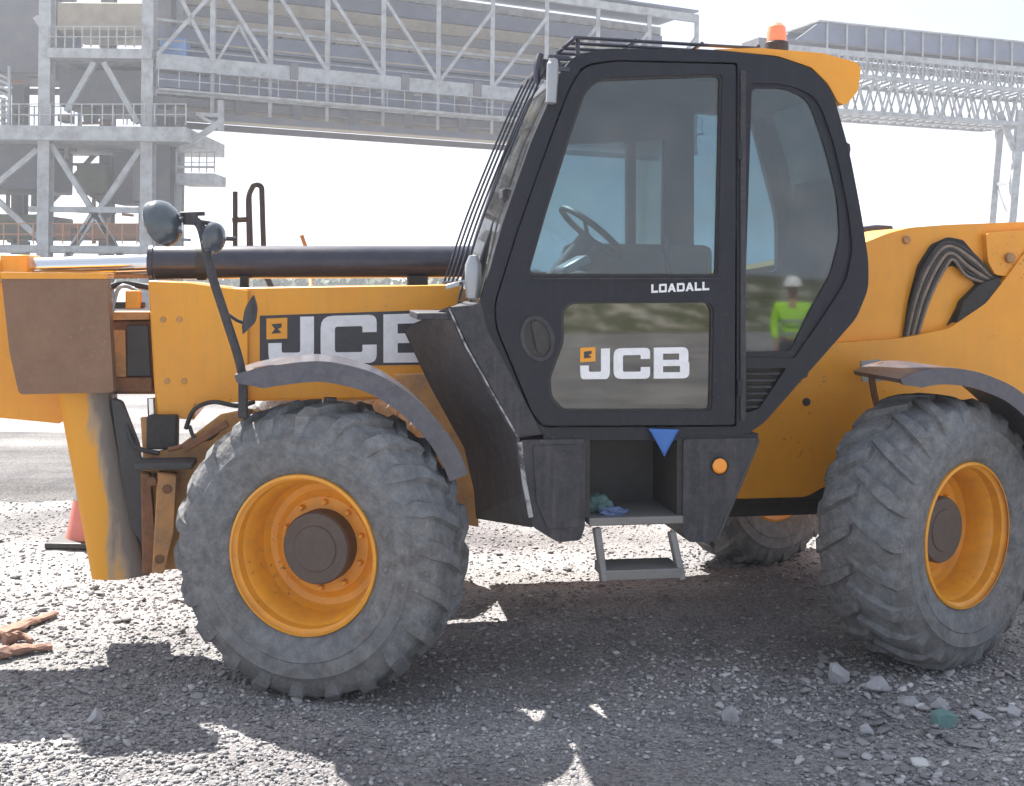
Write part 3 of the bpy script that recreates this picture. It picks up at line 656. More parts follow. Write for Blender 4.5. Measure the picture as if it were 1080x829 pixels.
# ---- mirrors --------------------------------------------------------
MV = .12
arm = smoothpath([P3(200, 231, MV), P3(212, 240, MV), P3(222, 285, MV), P3(238, 335, MV), P3(254, 388, MV), P3(257, 432, MV)])
part(MB().tube(arm, .019, 10), "mirror_arm", 'plastic', 0)
part(MB().tube([P3(176, 233, MV), P3(200, 232, MV), P3(224, 236, MV)], .010, 8), "mirror_stalk", 'plastic', 0)
part(MB().tube([P3(190, 226, MV), P3(216, 225, MV)], .010, 8), "mirror_clamp", 'plastic', 0)
part(MB().lathe([(0, -.02), (.03, -.02), (.03, .03), (0, .03)], 14, axis='Z', c=P3(201, 232, MV)), "mirror_clamp", 'plastic', 0)
def dome(c, r, d, axis, name, m):
    mb = MB(); pr = [(r * math.sin(a), -d * math.cos(a)) for a in np.linspace(0, math.pi / 2, 9)] + [(r * 1.03, .01), (r * .98, .018), (0, .018)]
    mb.lathe(pr, 32, axis='Z'); q = Vector((0, 0, -1)).rotation_difference(Vector(axis).normalized()).to_matrix()
    mb.v = [tuple(q @ Vector(p) + Vector(c)) for p in mb.v]
    return mb.build(name, M[m], T)
c = P3(171, 235, MV)
dome(c, .098, .07, (.75, -.45, .35), "round_mirror", 'mirror_shell')
c2 = P3(226, 251, MV - .01)
dome(c2, .065, .035, (.8, -.5, -.1), "round_mirror", 'mirror_shell')
part(MB().tube([c2, P3(248, 252, .3)], .010, 8), "mirror_stalk", 'plastic', 0)
# blade-shaped mirror edge-on beside the arm
plate("arm_mirror", rnd([(267, 311), (271, 325, 4), (269, 340, 4), (256, 353), (255, 345), (258, 325, 6)], 1), MV, MV + .09, M['plastic'], T, bevel=.008)
part(MB().tube([P3(238, 330, MV + .02), P3(250, 338, MV + .03), P3(258, 341, MV + .04)], .007, 8), "mirror_stalk", 'plastic', 0)
# mirrors on the far side
FV = 2.15
part(MB().tube([P3(248, 275, FV), P3(248, 202, FV)], .015, 8), "far_mirror_post", 'plastic', 0)
part(MB().tube([P3(245, 232, FV), P3(264, 231, FV)], .018, 8), "mirror_clamp", 'plastic', 0)
loop = rnd([(264, 262, 4), (262, 206, 8), (268, 194, 6), (276, 196, 6), (278, 262, 4)], 4)
mb = MB().tube([P3(x, y, FV) for x, y in loop] + [P3(*loop[0], FV)], .016, 8, cap=False)
part(mb, "far_mirror_frame", 'plastic', 0)
plate("far_mirror", rnd([(260, 262), (259, 208, 8), (265, 200, 4), (267, 262)], 2), FV - .01, FV + .05, M['ram'], T, bevel=.01)
part(MB().tube([P3(248, 275, FV), P3(270, 270, FV), P3(300, 330, 2.0), P3(330, 420, 1.6)], .018, 8), "far_mirror_arm", 'plastic', 0)
part(MB().tube([P3(318, 248, 1.9), P3(325, 268, 1.9), P3(330, 320, 1.5)], .012, 8), "antenna_stub", 'gold', 0)

# ---- stabiliser leg and hydraulics at the front ----------------------
def leg():
    top = [(60, 408), (117, 408)]; bot = [(97, 611), (158, 606)]
    rows, cols = 14, 15; v = .93; vs = []; leg_tone = []
    for i in range(rows):
        f = i / (rows - 1)
        # right edge bows outwards on its way down
        xl = top[0][0] + (bot[0][0] - top[0][0]) * f; yl = top[0][1] + (bot[0][1] - top[0][1]) * f
        xr = top[1][0] + (bot[1][0] - top[1][0]) * (f ** 1.25); yr = top[1][1] + (bot[1][1] - top[1][1]) * f
        for j in range(cols):
            g = j / (cols - 1); x = xl + (xr - xl) * g; y = yl + (yr - yl) * g + (math.sin(g * math.pi) * 3 if i == rows - 1 else 0)
            bul = math.sqrt(max(0, 1 - (2 * g - 1) ** 2))
            vs.append(P3(x, y, v - .06 * bul)); leg_tone.append(g * .86 + .05 * f)
    n = len(vs)
    vs += [p + Vector((0, (v + .14 - p.y), 0)) for p in vs]; leg_tone += leg_tone
    fs = []
    for i in range(rows - 1):
        for j in range(cols - 1):
            a = i * cols + j; fs += [(a, a + 1, a + cols + 1, a + cols), (n + a, n + a + cols, n + a + cols + 1, n + a + 1)]
    bd_ = [j for j in range(cols)] + [i * cols + cols - 1 for i in range(1, rows)] + [(rows - 1) * cols + j for j in range(cols - 2, -1, -1)] + [i * cols for i in range(rows - 2, 0, -1)]
    for a, b in zip(bd_, bd_[1:] + bd_[:1]): fs.append((a, b, b + n, a + n))
    me = bpy.data.meshes.new("stabiliser_leg"); me.from_pydata([tuple(p) for p in vs], [], fs); me.update()
    at_ = me.attributes.new("leg_tone", 'FLOAT', 'POINT'); at_.data.foreach_set('value', leg_tone)
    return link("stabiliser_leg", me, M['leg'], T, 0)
leg()
plate("leg_guide", rnd([(117, 420), (128, 424), (146, 470), (153, 540), (154, 580), (140, 560), (128, 500)], 3), .88, .94, M['bay'], T, bevel=.006)
part(MB().bar(P3(152, 440, .9), P3(156, 500, .9), .03, .03), "hydraulic_rod", 'gold', .003)
part(MB().tube([P3(160, 420, .92), P3(162, 470, .92)], .022, 12), "stabiliser_ram", 'chrome', 0)
part(MB().box(P3(172, 455, .90), (.14, .10, .16)), "valve_block", 'dark', .01)
part(MB().box(P3(176, 488, .80), (.26, .22, .03)), "front_ledge", 'bay', .006)
part(MB().tube(smoothpath([P3(196, 452, .88), P3(205, 432, .85), P3(225, 424, .8), P3(250, 428, .8), P3(268, 424, .85)]), .011, 8), "hose", 'rubber', 0)
part(MB().tube(smoothpath([P3(200, 450, .86), P3(206, 462, .80), P3(222, 462, .8), P3(236, 448, .82)]), .010, 8), "hose", 'rubber', 0)
part(MB().tube(smoothpath([P3(122, 424, .93), P3(132, 440, .9), P3(142, 470, .86), P3(168, 478, .84)]), .012, 8), "hose", 'rubber', 0)
part(MB().tube(smoothpath([P3(206, 462, .82), P3(194, 470, .80), P3(178, 474, .82)]), .012, 8), "hose", 'rust', 0)
part(MB().bar(P3(194, 474, .78), P3(240, 446, .78), .03, .035), "steering_link", 'rust', .006)

# ================================================================== GROUND
def hgt(x, y):
    h = noise.noise(Vector((x * .6, y * .6, 0))) * .03 + noise.noise(Vector((x * 3, y * 3, 5))) * .012 + noise.noise(Vector((x * 11, y * 11, 9))) * .006
    return h
def axis_lines(a, b, st, far, n):
    near = list(np.arange(a, b + 1e-6, st)); g = np.geomspace(st * 2, far, n)
    return np.array([a - q for q in reversed(g)] + near + [b + q for q in g])
xs = axis_lines(-4.2, 4.2, .05, 900, 34); ys = axis_lines(3.3, 9.5, .05, 900, 34)
vs = []
for y in ys:
    for x in xs:
        d = max(0, abs(x) - 4.2, y - 9.5, 3.3 - y)
        z = hgt(x, y) if d < 30 else 0.0
        vs.append((x, y, z))
nx = len(xs)
fs = [(j * nx + i, j * nx + i + 1, (j + 1) * nx + i + 1, (j + 1) * nx + i) for j in range(len(ys) - 1) for i in range(nx - 1)]
def ground_mat(nm="crushed_gravel", kk=1.0, s0=.75, s1=1.2):
    m, nt, b = new_mat(nm); L = nt.links
    tc = N(nt, "ShaderNodeTexCoord")
    vo = N(nt, "ShaderNodeTexVoronoi"); vo.inputs["Scale"].default_value = 85
    vo2 = N(nt, "ShaderNodeTexVoronoi"); vo2.inputs["Scale"].default_value = 18; 
    big = N(nt, "ShaderNodeTexNoise"); big.inputs["Scale"].default_value = .55; big.inputs["Detail"].default_value = 7; big.inputs["Roughness"].default_value = .6
    fine = N(nt, "ShaderNodeTexNoise"); fine.inputs["Scale"].default_value = 130; fine.inputs["Detail"].default_value = 5
    # far streaks running across the yard
    mp = N(nt, "ShaderNodeMapping"); mp.inputs["Scale"].default_value = (.05, .9, 1)
    st = N(nt, "ShaderNodeTexNoise"); st.inputs["Scale"].default_value = 1.2; st.inputs["Detail"].default_value = 6
    for n in (vo, vo2, big, fine): L.new(tc.outputs["Object"], n.inputs["Vector"])
    L.new(tc.outputs["Object"], mp.inputs["Vector"]); L.new(mp.outputs[0], st.inputs["Vector"])
    r1 = N(nt, "ShaderNodeValToRGB"); e = r1.color_ramp.elements; e[0].position = .0; e[0].color = (.22 * kk, .218 * kk, .225 * kk, 1); e[1].position = 1; e[1].color = (.45 * kk, .445 * kk, .44 * kk, 1)
    sp = N(nt, "ShaderNodeSeparateColor"); L.new(vo.outputs["Color"], sp.inputs[0]); L.new(sp.outputs[0], r1.inputs["Fac"])
    r2 = N(nt, "ShaderNodeValToRGB"); e = r2.color_ramp.elements; e[0].position = .38; e[0].color = (.62, .60, .62, 1); e[1].position = .62; e[1].color = (1.15, 1.13, 1.1, 1)
    L.new(big.outputs["Fac"], r2.inputs["Fac"])
    mx = N(nt, "ShaderNodeMix", data_type='RGBA', blend_type='MULTIPLY'); mx.inputs["Factor"].default_value = 1
    L.new(r1.outputs["Color"], mx.inputs["A"]); L.new(r2.outputs["Color"], mx.inputs["B"])
    r3 = N(nt, "ShaderNodeMapRange"); r3.inputs["From Min"].default_value = .35; r3.inputs["From Max"].default_value = .65; r3.inputs["To Min"].default_value = s0; r3.inputs["To Max"].default_value = s1
    L.new(st.outputs["Fac"], r3.inputs["Value"])
    m3 = N(nt, "ShaderNodeMix", data_type='RGBA', blend_type='MULTIPLY'); m3.inputs["Factor"].default_value = 1
    L.new(mx.outputs["Result"], m3.inputs["A"]); L.new(r3.outputs[0], m3.inputs["B"])
    L.new(m3.outputs["Result"], b.inputs["Base Color"]); b.inputs["Roughness"].default_value = .95; b.inputs["Specular IOR Level"].default_value = .2
    ad = N(nt, "ShaderNodeMath", operation='ADD'); L.new(vo.outputs["Distance"], ad.inputs[0]); L.new(fine.outputs["Fac"], ad.inputs[1])
    bp = N(nt, "ShaderNodeBump"); bp.inputs["Strength"].default_value = .9; bp.inputs["Distance"].default_value = .012; bp.invert = True
    L.new(ad.outputs[0], bp.inputs["Height"]); L.new(bp.outputs[0], b.inputs["Normal"])
    return m
M['ground'] = ground_mat()
me = bpy.data.meshes.new("ground"); me.from_pydata(vs, [], fs); me.update()
tag(link("ground", me, M['ground'], smooth=True, angle=180), kind='structure')
# pale haul road crossing the yard behind the machine
M['road_old'] = mat("pale_dusty_road", (.25, .245, .235), .95, col2=(.13, .13, .13), scale=.5, amt=.7, dust=(.33, .32, .30), dust_amt=.4, bump=.8, bscale=5)
M['road'] = ground_mat('dusty_road', .52, .5, 1.5)
rm = MB(); n = 60; pts = []
for i in range(n + 1):
    x = -60 + 120 * i / n; pts.append((x, 8.9 + .25 * math.sin(x * .7), 12.9 + .3 * math.sin(x * .5 + 1)))
vs = []; 
for x, a, b in pts: vs += [(x, a, hgt(x, a) - .002), (x, a + .4, .034), (x, b - .4, .034), (x, b, -.01)]
vs2 = [(p[0], p[1], -.08) for p in vs]
fs = [(4 * i + k, 4 * i + k + 1, 4 * i + 5 + k, 4 * i + 4 + k) for i in range(n) for k in range(3)]
rm.add(vs, fs)
tag(rm.build("haul_road", M['road'], smooth=True, angle=180, fix=False), kind='structure')

# ---- gravel ----------------------------------------------------------
def rock_mesh(sub, seed, flat=.7):
    bm = bmesh.new(); bmesh.ops.create_icosphere(bm, subdivisions=sub, radius=1)
    r = random.Random(seed); o = Vector((r.random() * 50, r.random() * 50, r.random() * 50))
    for v in bm.verts:
        k = 1 + .55 * noise.noise(v.co * 1.1 + o) + .22 * noise.noise(v.co * 2.7 + o)
        v.co = v.co * k
    # chop flats so it reads as crushed stone
    for _ in range(9):
        n = Vector((r.uniform(-1, 1), r.uniform(-1, 1), r.uniform(-1, 1))).normalized(); d = r.uniform(.32, .66)
        for v in bm.verts:
            s = v.co.dot(n) - d
            if s > 0: v.co -= n * s
    for v in bm.verts: v.co.z *= flat
    bmesh.ops.recalc_face_normals(bm, faces=bm.faces)
    vv = np.array([tuple(v.co) for v in bm.verts]); ff = np.array([[v.index for v in f.verts] for f in bm.faces]); bm.free()
    return vv, ff
def scatter(count, size, sub, xr, yr, name, ntem=8, power=1.0, clump=None):
    tems = [rock_mesh(sub, 100 * sub + k) for k in range(ntem)]
    V, Fc, off = [], [], 0
    # more stones close to the camera: y is drawn so that the picture is covered evenly
    k = 0
    t = rng.random(count); ya = 1 / (1 / yr[0] + (1 / yr[1] - 1 / yr[0]) * t)
    half = .5 * ya * 1.02 + .3
    xa = (rng.random(count) * 2 - 1) * half
    for i in range(count):
        x, y = xa[i], ya[i]
        if clump and noise.noise(Vector((x * .9, y * .9, 3))) + rng.normal() * .22 < clump(x, y): continue
        vv, ff = tems[rng.integers(ntem)]
        s = size[0] * (size[1] / size[0]) ** (rng.random() ** power)
        a, b2 = rng.random() * 6.283, rng.random() * .6 - .3
        ca, sa, cb, sb = math.cos(a), math.sin(a), math.cos(b2), math.sin(b2)
        R_ = np.array([[ca, -sa * cb, sa * sb], [sa, ca * cb, -ca * sb], [0, sb, cb]])
        sc_ = np.array([s * rng.uniform(.7, 1.25), s * rng.uniform(.7, 1.1), s * rng.uniform(.6, 1)])
        V.append((vv * sc_) @ R_.T + np.array([x, y, hgt(x, y) + s * .22])); Fc.append(ff + off); off += len(vv)
    V = np.concatenate(V); Fc = np.concatenate(Fc)
    me = bpy.data.meshes.new(name); me.vertices.add(len(V)); me.vertices.foreach_set('co', V.ravel())
    me.loops.add(Fc.size); me.polygons.add(len(Fc)); me.loops.foreach_set('vertex_index', Fc.ravel().astype(np.int32))
    me.polygons.foreach_set('loop_start', np.arange(0, Fc.size, 3, dtype=np.int32)); me.polygons.foreach_set('loop_total', np.full(len(Fc), 3, dtype=np.int32))
    me.update(calc_edges=True); me.validate()
    return link(name, me, M['stones'], smooth=False)
def stone_mat():
    m, nt, b = new_mat("crushed_stones"); L = nt.links
    g = N(nt, "ShaderNodeNewGeometry"); r = N(nt, "ShaderNodeValToRGB"); e = r.color_ramp.elements
    e[0].position = 0; e[0].color = (.19, .188, .195, 1); e[1].position = 1; e[1].color = (.60, .60, .59, 1)
    x = e.new(.45); x.color = (.29, .288, .295, 1); x = e.new(.75); x.color = (.37, .36, .36, 1); x = e.new(.88); x.color = (.44, .435, .44, 1)
    tc = N(nt, "ShaderNodeTexCoord"); ns = N(nt, "ShaderNodeTexNoise"); ns.inputs["Scale"].default_value = 1.1; ns.inputs["Detail"].default_value = 5
    L.new(tc.outputs["Object"], ns.inputs["Vector"])
    mr = N(nt, "ShaderNodeMapRange"); mr.inputs["From Min"].default_value = .35; mr.inputs["From Max"].default_value = .65; mr.inputs["To Min"].default_value = .72; mr.inputs["To Max"].default_value = 1.1
    L.new(ns.outputs["Fac"], mr.inputs["Value"])
    mx = N(nt, "ShaderNodeMix", data_type='RGBA', blend_type='MULTIPLY'); mx.inputs["Factor"].default_value = 1
    L.new(g.outputs["Random Per Island"], r.inputs["Fac"]); L.new(r.outputs[0], mx.inputs["A"]); L.new(mr.outputs[0], mx.inputs["B"])
    L.new(mx.outputs["Result"], b.inputs["Base Color"]); b.inputs["Roughness"].default_value = .9; b.inputs["Specular IOR Level"].default_value = .25
    return m
M['stones'] = stone_mat()
tag(scatter(42000, (.006, .020), 1 if False else 1, (0, 0), (3.3, 9.6), "gravel", clump=lambda x, y: -.35), "loose grey crushed gravel covering the yard", "gravel", kind='stuff') if False else None
def tri20(sub): return sub
gr = scatter(62000, (.0055, .021), 1, None, (3.3, 9.3), "gravel", power=1.6, clump=lambda x, y: -.30)
tag(gr, "loose grey crushed gravel covering the whole yard", "gravel", kind='stuff')
gs = scatter(5200, (.012, .040), 2, None, (3.4, 7.5), "coarse_gravel", power=2.6, clump=lambda x, y: .12 - (.5 if (x > 1.0 and y < 5.2) else 0))
tag(gs, "coarser broken stones scattered through the gravel", "gravel", kind='stuff')
gx = scatter(1400, (.014, .05), 2, None, (3.7, 5.2), "broken_stone", power=2.4, clump=lambda x, y: (-.1 if x > .9 else 9))
tag(gx, "coarse broken stones gathered in front of the rear wheel", "gravel", kind='stuff')
# countable big rocks
def rock(px, py, w_px, lab, seed, m='rock', flat=.8, name="rock", cat="rock", grp=None):
    g = G(px, py); s = w_px / 2 / F_PX * g.y
    vv, ff = rock_mesh(2, seed, flat)
    ext = (vv.max(0) - vv.min(0)) / 2; vv = (vv - (vv.max(0) + vv.min(0)) / 2) / ext[0] * s
    me = bpy.data.meshes.new(name); me.from_pydata([tuple(p) for p in vv], [], [tuple(int(i) for i in f) for f in ff]); me.update()
    o = link(name, me, M[m], smooth=False); o.location = (g.x, g.y, hgt(g.x, g.y) + ext[2] / ext[0] * s * .45); o.rotation_euler = (0, 0, 0)
    bv = o.modifiers.new("bevel", 'BEVEL'); bv.width = .003; bv.limit_method = 'ANGLE'
    tag(o, lab, cat, grp); return o
GR = "larger rocks lying on the gravel near the rear wheel"
rock(884, 718, 22, "upright grey rock, furthest left of the big rocks below the rear tyre", 1, flat=1.1, grp=GR)
rock(924, 729, 26, "pale angular rock just right of the upright grey rock, below the rear tyre", 2, grp=GR)
rock(958, 743, 24, "flat grey rock between the pale angular rock and the teal stone", 3, flat=.5, grp=GR)
rock(990, 748, 22, "grey rock touching the far side of the teal stone", 4, grp=GR)
rock(1036, 758, 27, "broad pale rock to the right of the teal stone", 5, flat=.55, grp=GR)
rock(914, 775, 16, "small pale rock nearer than the pale angular rock, left of the teal stone", 6, grp=GR)
rock(770, 762, 19, "thin upright shard of rock standing alone in the shade under the cab steps", 7, flat=1.3, grp=GR)
rock(1070, 757, 18, "grey rock at the right edge of the frame, below the rear tyre", 8, grp=GR)
rock(101, 758, 18, "pale rock lying alone in the shadow band at lower left", 9, flat=.6, grp=None)
# teal block
g = G(995, 767); mb = MB()
prism_mb([(-.043, 0), (.043, 0), (.046, .05), (.01, .062), (-.04, .055)], [], -.03, .03, mb)
o = mb.build("teal_stone", M['teal'], None, .006); o.location = (g.x, g.y, hgt(g.x, g.y) - .006); o.rotation_euler = (0, 0, .2)
tag(o, "squarish teal green stone among the grey rocks at lower right", "stone")

# ---- rusty scraps at left ---------------------------------------------
def scrap(pts, wd, seed, lab):
    r = random.Random(seed); path = smoothpath([Vector((*G(x, y)[:2], 0)) for x, y in pts], 5)
    n = len(path); vs = []; k = 10
    for i, p in enumerate(path):
        t = (path[min(i + 1, n - 1)] - path[max(i - 1, 0)]).normalized(); s = Vector((-t.y, t.x, 0)); f = i / (n - 1)
        w = wd * (1 - .55 * f ** 2) * r.uniform(.85, 1.1); h = .03 * (1 - .6 * f) * r.uniform(.8, 1.2)
        z0 = hgt(p.x, p.y) + .012
        for j in range(k):
            a = 2 * math.pi * j / k; rr = r.uniform(.8, 1.15)
            vs.append(p + s * math.cos(a) * w * rr + Vector((0, 0, z0 + h * math.sin(a) * rr + h * .6)))
    fs = [(i * k + j, i * k + (j + 1) % k, (i + 1) * k + (j + 1) % k, (i + 1) * k + j) for i in range(n - 1) for j in range(k)]
    fs += [tuple(range(k - 1, -1, -1)), tuple((n - 1) * k + j for j in range(k))]
    o = MB().add(vs, fs).build("rusty_scrap", M['wood'], None, 0, smooth=False); tag(o, lab, "scrap metal"); return o
scrap([(-40, 684), (0, 676), (30, 664), (58, 654)], .055, 3, "long splintered rust brown scrap at the left edge, the farther of two")
scrap([(-40, 706), (0, 700), (28, 694), (55, 690)], .045, 5, "shorter rust brown scrap at the left edge, the nearer of two")
scrap([(4, 686), (22, 680), (34, 684)], .02, 8, "small thin rust brown splinter bridging the two bigger scraps")

# ---- traffic cone --------------------------------------------------------
g = G(86, 578); zc0 = .0
cn = empty("traffic_cone", (g.x + .02, g.y + .15, hgt(g.x, g.y)))
cn.scale = (1.15, 1.15, 1.15)
tag(cn, "faded red traffic cone standing behind the machine's front leg", "traffic cone")
MB().box((0, 0, .018), (.40, .40, .035)).build("cone_base", M['rubber'], cn, .01)
MB().lathe([(.15, .034), (.145, .05), (.028, .70), (.022, .72), (0, .72)], 28, axis='Z').build("cone_body", M['cone'], cn)
MB().lathe([(.112, .25), (.0775, .44)], 28, axis='Z').build("reflective_band", M['silver'], cn)

# ---- things on the machine --------------------------------------------------
t3 = lambda p: ORG + ux * p[0] + vx * p[1] + Vector((0, 0, p[2]))
tri = [P3(684, 452, CV - .024), P3(716, 453, CV - .024), P3(701, 481, CV - .022)]
fl = MB(); nn = 8; vs = []
for i in range(nn + 1):
    for j in range(nn + 1):
        f = i / nn; a = tri[0].lerp(tri[2], f); b = tri[1].lerp(tri[2], f * .999); p = a.lerp(b, j / nn)
        p.y += .006 * math.sin(j / nn * 6 + f * 2) * f; vs.append(t3(p))
fl.add(vs, [(i * (nn + 1) + j, i * (nn + 1) + j + 1, (i + 1) * (nn + 1) + j + 1, (i + 1) * (nn + 1) + j) for i in range(nn) for j in range(nn)])
o = fl.build("triangular_tag", M['blue'], None, 0, fix=False); o.modifiers.new("thick", 'SOLIDIFY').thickness = .003
tag(o, "small blue triangular tag hanging below the cab door", "tag")
def rag(c, size, m, lab, seed):
    bm = bmesh.new(); bmesh.ops.create_icosphere(bm, subdivisions=4, radius=1); o_ = Vector((seed, seed * 2, 1))
    for v in bm.verts:
        k = 1 + .5 * noise.noise(v.co * 1.6 + o_) + .25 * abs(noise.noise(v.co * 4 + o_)); v.co = Vector((v.co.x * size[0], v.co.y * size[1], max(v.co.z, -.5) * size[2])) * k
    me = bpy.data.meshes.new("rag"); bm.to_mesh(me); bm.free(); o = link("rag", me, M[m]); o.location = c; tag(o, lab, "rag"); return o
zt_ = st.z + .0175
rag(t3((P(632, 540, .15)[0], .15, zt_ + .028)), (.05, .05, .045), 'cloth_teal', "crumpled teal green rag on the left end of the cab step", 3)
rag(t3((P(641, 545, .10)[0] + .02, .09, zt_ + .012)), (.055, .04, .02), 'cloth_blue', "flat pale blue rag on the cab step, in front of the teal one", 7)

# ================================================================== BACKGROUND STEELWORK
def beam(p, q, w, h, name, m, parent): return MB().bar(p, q, w, h).build(name, M[m], parent, 0, smooth=False)
def Hcol(p, q, w, name, m, parent):          # H-section upright
    p, q = Vector(p), Vector(q); mb = MB(); t = w * .12
    for s in (-1, 1): mb.bar(p + Vector((0, s * w / 2, 0)), q + Vector((0, s * w / 2, 0)), t if abs((q - p).z) < .1 else t, w)
    mb = MB(); c = (p + q) / 2; L_ = (q - p).length
    mb.box(c + Vector((0, -w / 2, 0)), (w, t, L_)); mb.box(c + Vector((0, w / 2, 0)), (w, t, L_)); mb.box(c, (t, w - t, L_))
    return mb.build(name, M[m], parent, 0, smooth=False)
TY = 60.0
def BW(px, py, Y): return at(px, py, Y)
tower = empty("steel_tower", BW(100, 320, TY) * 1.0)
tower.location = (BW(100, 320, TY).x, TY, 0)
tag(tower, "pale grey open steel tower with platforms and cross bracing behind the boom nose", "steel tower")
to = Vector(tower.location)
def TB(a, b, w, h, name, m='galv'):   # a, b = (px, py, Y)
    return beam(BW(*a) - to, BW(*b) - to, w, h, name, m, tower)
def TCOL(px, Y, y0, w, m='galv', top=-60):
    a = BW(px, y0, Y) - to; b = BW(px, top, Y) - to; b.x = a.x; a.z = 0 - to.z; return Hcol(a, b, w, "column", m, tower)
for px in (47, 155): TCOL(px, TY, 300, .62)
for px in (-60,): TCOL(px, TY, 300, .62)
for px in (20, 112, 178): TCOL(px, TY + 7, 300, .7, 'galv_dark')
TCOL(172, TY + 1.5, 300, .85, 'galv_dark'); TCOL(186, TY + 2.5, 300, .6, 'galv')
# platforms
def platform(x0, x1, y, Y, depth, th, name="platform"):
    a, b = BW(x0, y, Y) - to, BW(x1, y, Y) - to; z = (a.z + b.z) / 2
    mb = MB().box(((a.x + b.x) / 2, (a.y) + depth / 2, z), (b.x - a.x, depth, th)); return mb.build(name, M['galv'], tower, 0, smooth=False)
platform(-90, 196, 140, TY - .8, 8, .75)
platform(50, 160, 56, TY - .5, 7, .5)
platform(-90, 50, 56, TY + 4, 4, .4)
platform(30, 160, 221, TY - .2, .4, .3, "beam")
platform(-90, 160, 262, TY - .2, 5, .35)
platform(186, 226, 188, TY + 1, 2.5, .55)
platform(186, 226, 176, TY + 1, .15, .12, "beam")
def rails(x0, x1, y, Y, n, m='galv'):
    a, b = BW(x0, y, Y) - to, BW(x1, y, Y) - to; mb = MB()
    for k in range(n + 1):
        p = a.lerp(b, k / n); mb.bar(p, p + Vector((0, 0, 1.1)), .06)
    for z in (.55, 1.1): mb.bar(a + Vector((0, 0, z)), b + Vector((0, 0, z)), .05)
    return mb.build("handrail", M[m], tower, 0, smooth=False)
rails(-90, 196, 132, TY - .8, 26); rails(50, 160, 50, TY - .5, 12); rails(-90, 160, 258, TY - .2, 16, 'rail_orange'); rails(186, 226, 182, TY + 1, 5); rails(-90, 190, 132, TY + 6.8, 20)
# braces
for a, b in (((100, 66, TY), (70, 118, TY)), ((110, 66, TY), (146, 130, TY)), ((54, 152, TY), (140, 290, TY)), ((148, 158, TY), (72, 270, TY)), ((100, 222, TY), (68, 275, TY)), ((100, 222, TY), (130, 275, TY)), ((38, 18, TY), (52, 40, TY)), ((-70, 150, TY), (40, 250, TY)), ((40, 158, TY), (-70, 250, TY))):
    TB(a, b, .28, .28, "brace")
for a, b in (((20, 152, TY + 7), (110, 215, TY + 7)), ((110, 152, TY + 7), (20, 250, TY + 7)), ((110, 60, TY + 7), (178, 130, TY + 7))):
    TB(a, b, .25, .25, "brace", 'galv_dark')
for y in (30, 96, 185, 240): TB((-90, y, TY + 7), (186, y + 2, TY + 7), .3, .35, "beam", 'galv_dark')
# bracket on the right of the tower
TB((190, 158, TY + .5), (234, 128, TY + .5), .3, .3, "brace"); TB((233, 106, TY + .5), (233, 138, TY + .5), .28, .28, "brace"); TB((196, 120, TY + .5), (236, 122, TY + .5), .2, .2, "beam")
TB((210, 122, TY + .5), (232, 134, TY + .5), .15, .15, "brace")
# plant housed in the tower
def housing(x0, y0, x1, y1, Y, d, m, name="housing"):
    a, b = BW(x0, y1, Y) - to, BW(x1, y0, Y) - to
    return MB().box(((a.x + b.x) / 2, Y - to.y + d / 2, (a.z + b.z) / 2), (b.x - a.x, d, b.z - a.z)).build(name, M[m], tower, .08)
housing(-90, -40, 48, 76, TY + 2.2, 4.6, 'galv_dark'); housing(62, 74, 154, 112, TY + 1.5, 5, 'galv_dark'); housing(60, 3, 152, 32, TY + 2.0, 4, 'cream')
housing(-90, 152, 40, 198, TY + 1.5, 5, 'galv_dark'); housing(80, 172, 112, 204, TY + 2, 4, 'olive', "hopper"); housing(-90, 226, 40, 250, TY + 1.2, 5, 'olive'); housing(56, 236, 146, 252, TY + 2.0, 3, 'rail_orange')
housing(168, 40, 196, 60, TY + .6, 1.0, 'bluebox', "electrical_panel"); housing(168, 88, 230, 116, TY + 3, 4, 'galv_dark', "chute")
housing(118, 160, 140, 215, TY + 3, 2, 'galv_dark', "chute"); housing(60, 120, 72, 128, TY + 1, 1, 'cream', "motor")
for k in range(34):
    r_ = random.Random(k); x = r_.uniform(-10, 165); y = r_.uniform(60, 262); Y_ = TY + r_.uniform(1.5, 6)
    if r_.random() < .6: TB((x, y, Y_), (x + r_.uniform(12, 50), y + r_.uniform(-2, 3), Y_), .16, .16, "pipe", r_.choice(('cream', 'galv', 'galv_dark', 'rail_orange')))
    else: TB((x, y, Y_), (x + r_.uniform(-1, 1), y + r_.uniform(14, 50), Y_), .18, .18, "pipe", r_.choice(('cream', 'galv_dark', 'galv_dark', 'galv')))
for k in range(12):
    r_ = random.Random(50 + k); x = r_.uniform(0, 150); y = r_.choice((128, 128, 52, 217, 256)); w_ = r_.uniform(4, 10)
    housing(x, y - r_.uniform(8, 16), x + w_, y, TY + r_.uniform(.5, 4), .8, r_.choice(('galv_dark', 'olive', 'sheet', 'cream')), "control_box")
# slatted screen at far left
mb = MB()
for k in range(10):
    a = BW(-6, 76 + k * 6, TY + 1) - to; b = BW(10, 84 + k * 6, TY + 1) - to; mb.bar(a, b, .1, .12)
a = BW(10, 70, TY + 1) - to; mb.bar(a, BW(10, 142, TY + 1) - to, .15); mb.bar(BW(-6, 70, TY + 1) - to, BW(-6, 142, TY + 1) - to, .15)
mb.build("louvre", M['galv'], tower, 0, smooth=False)

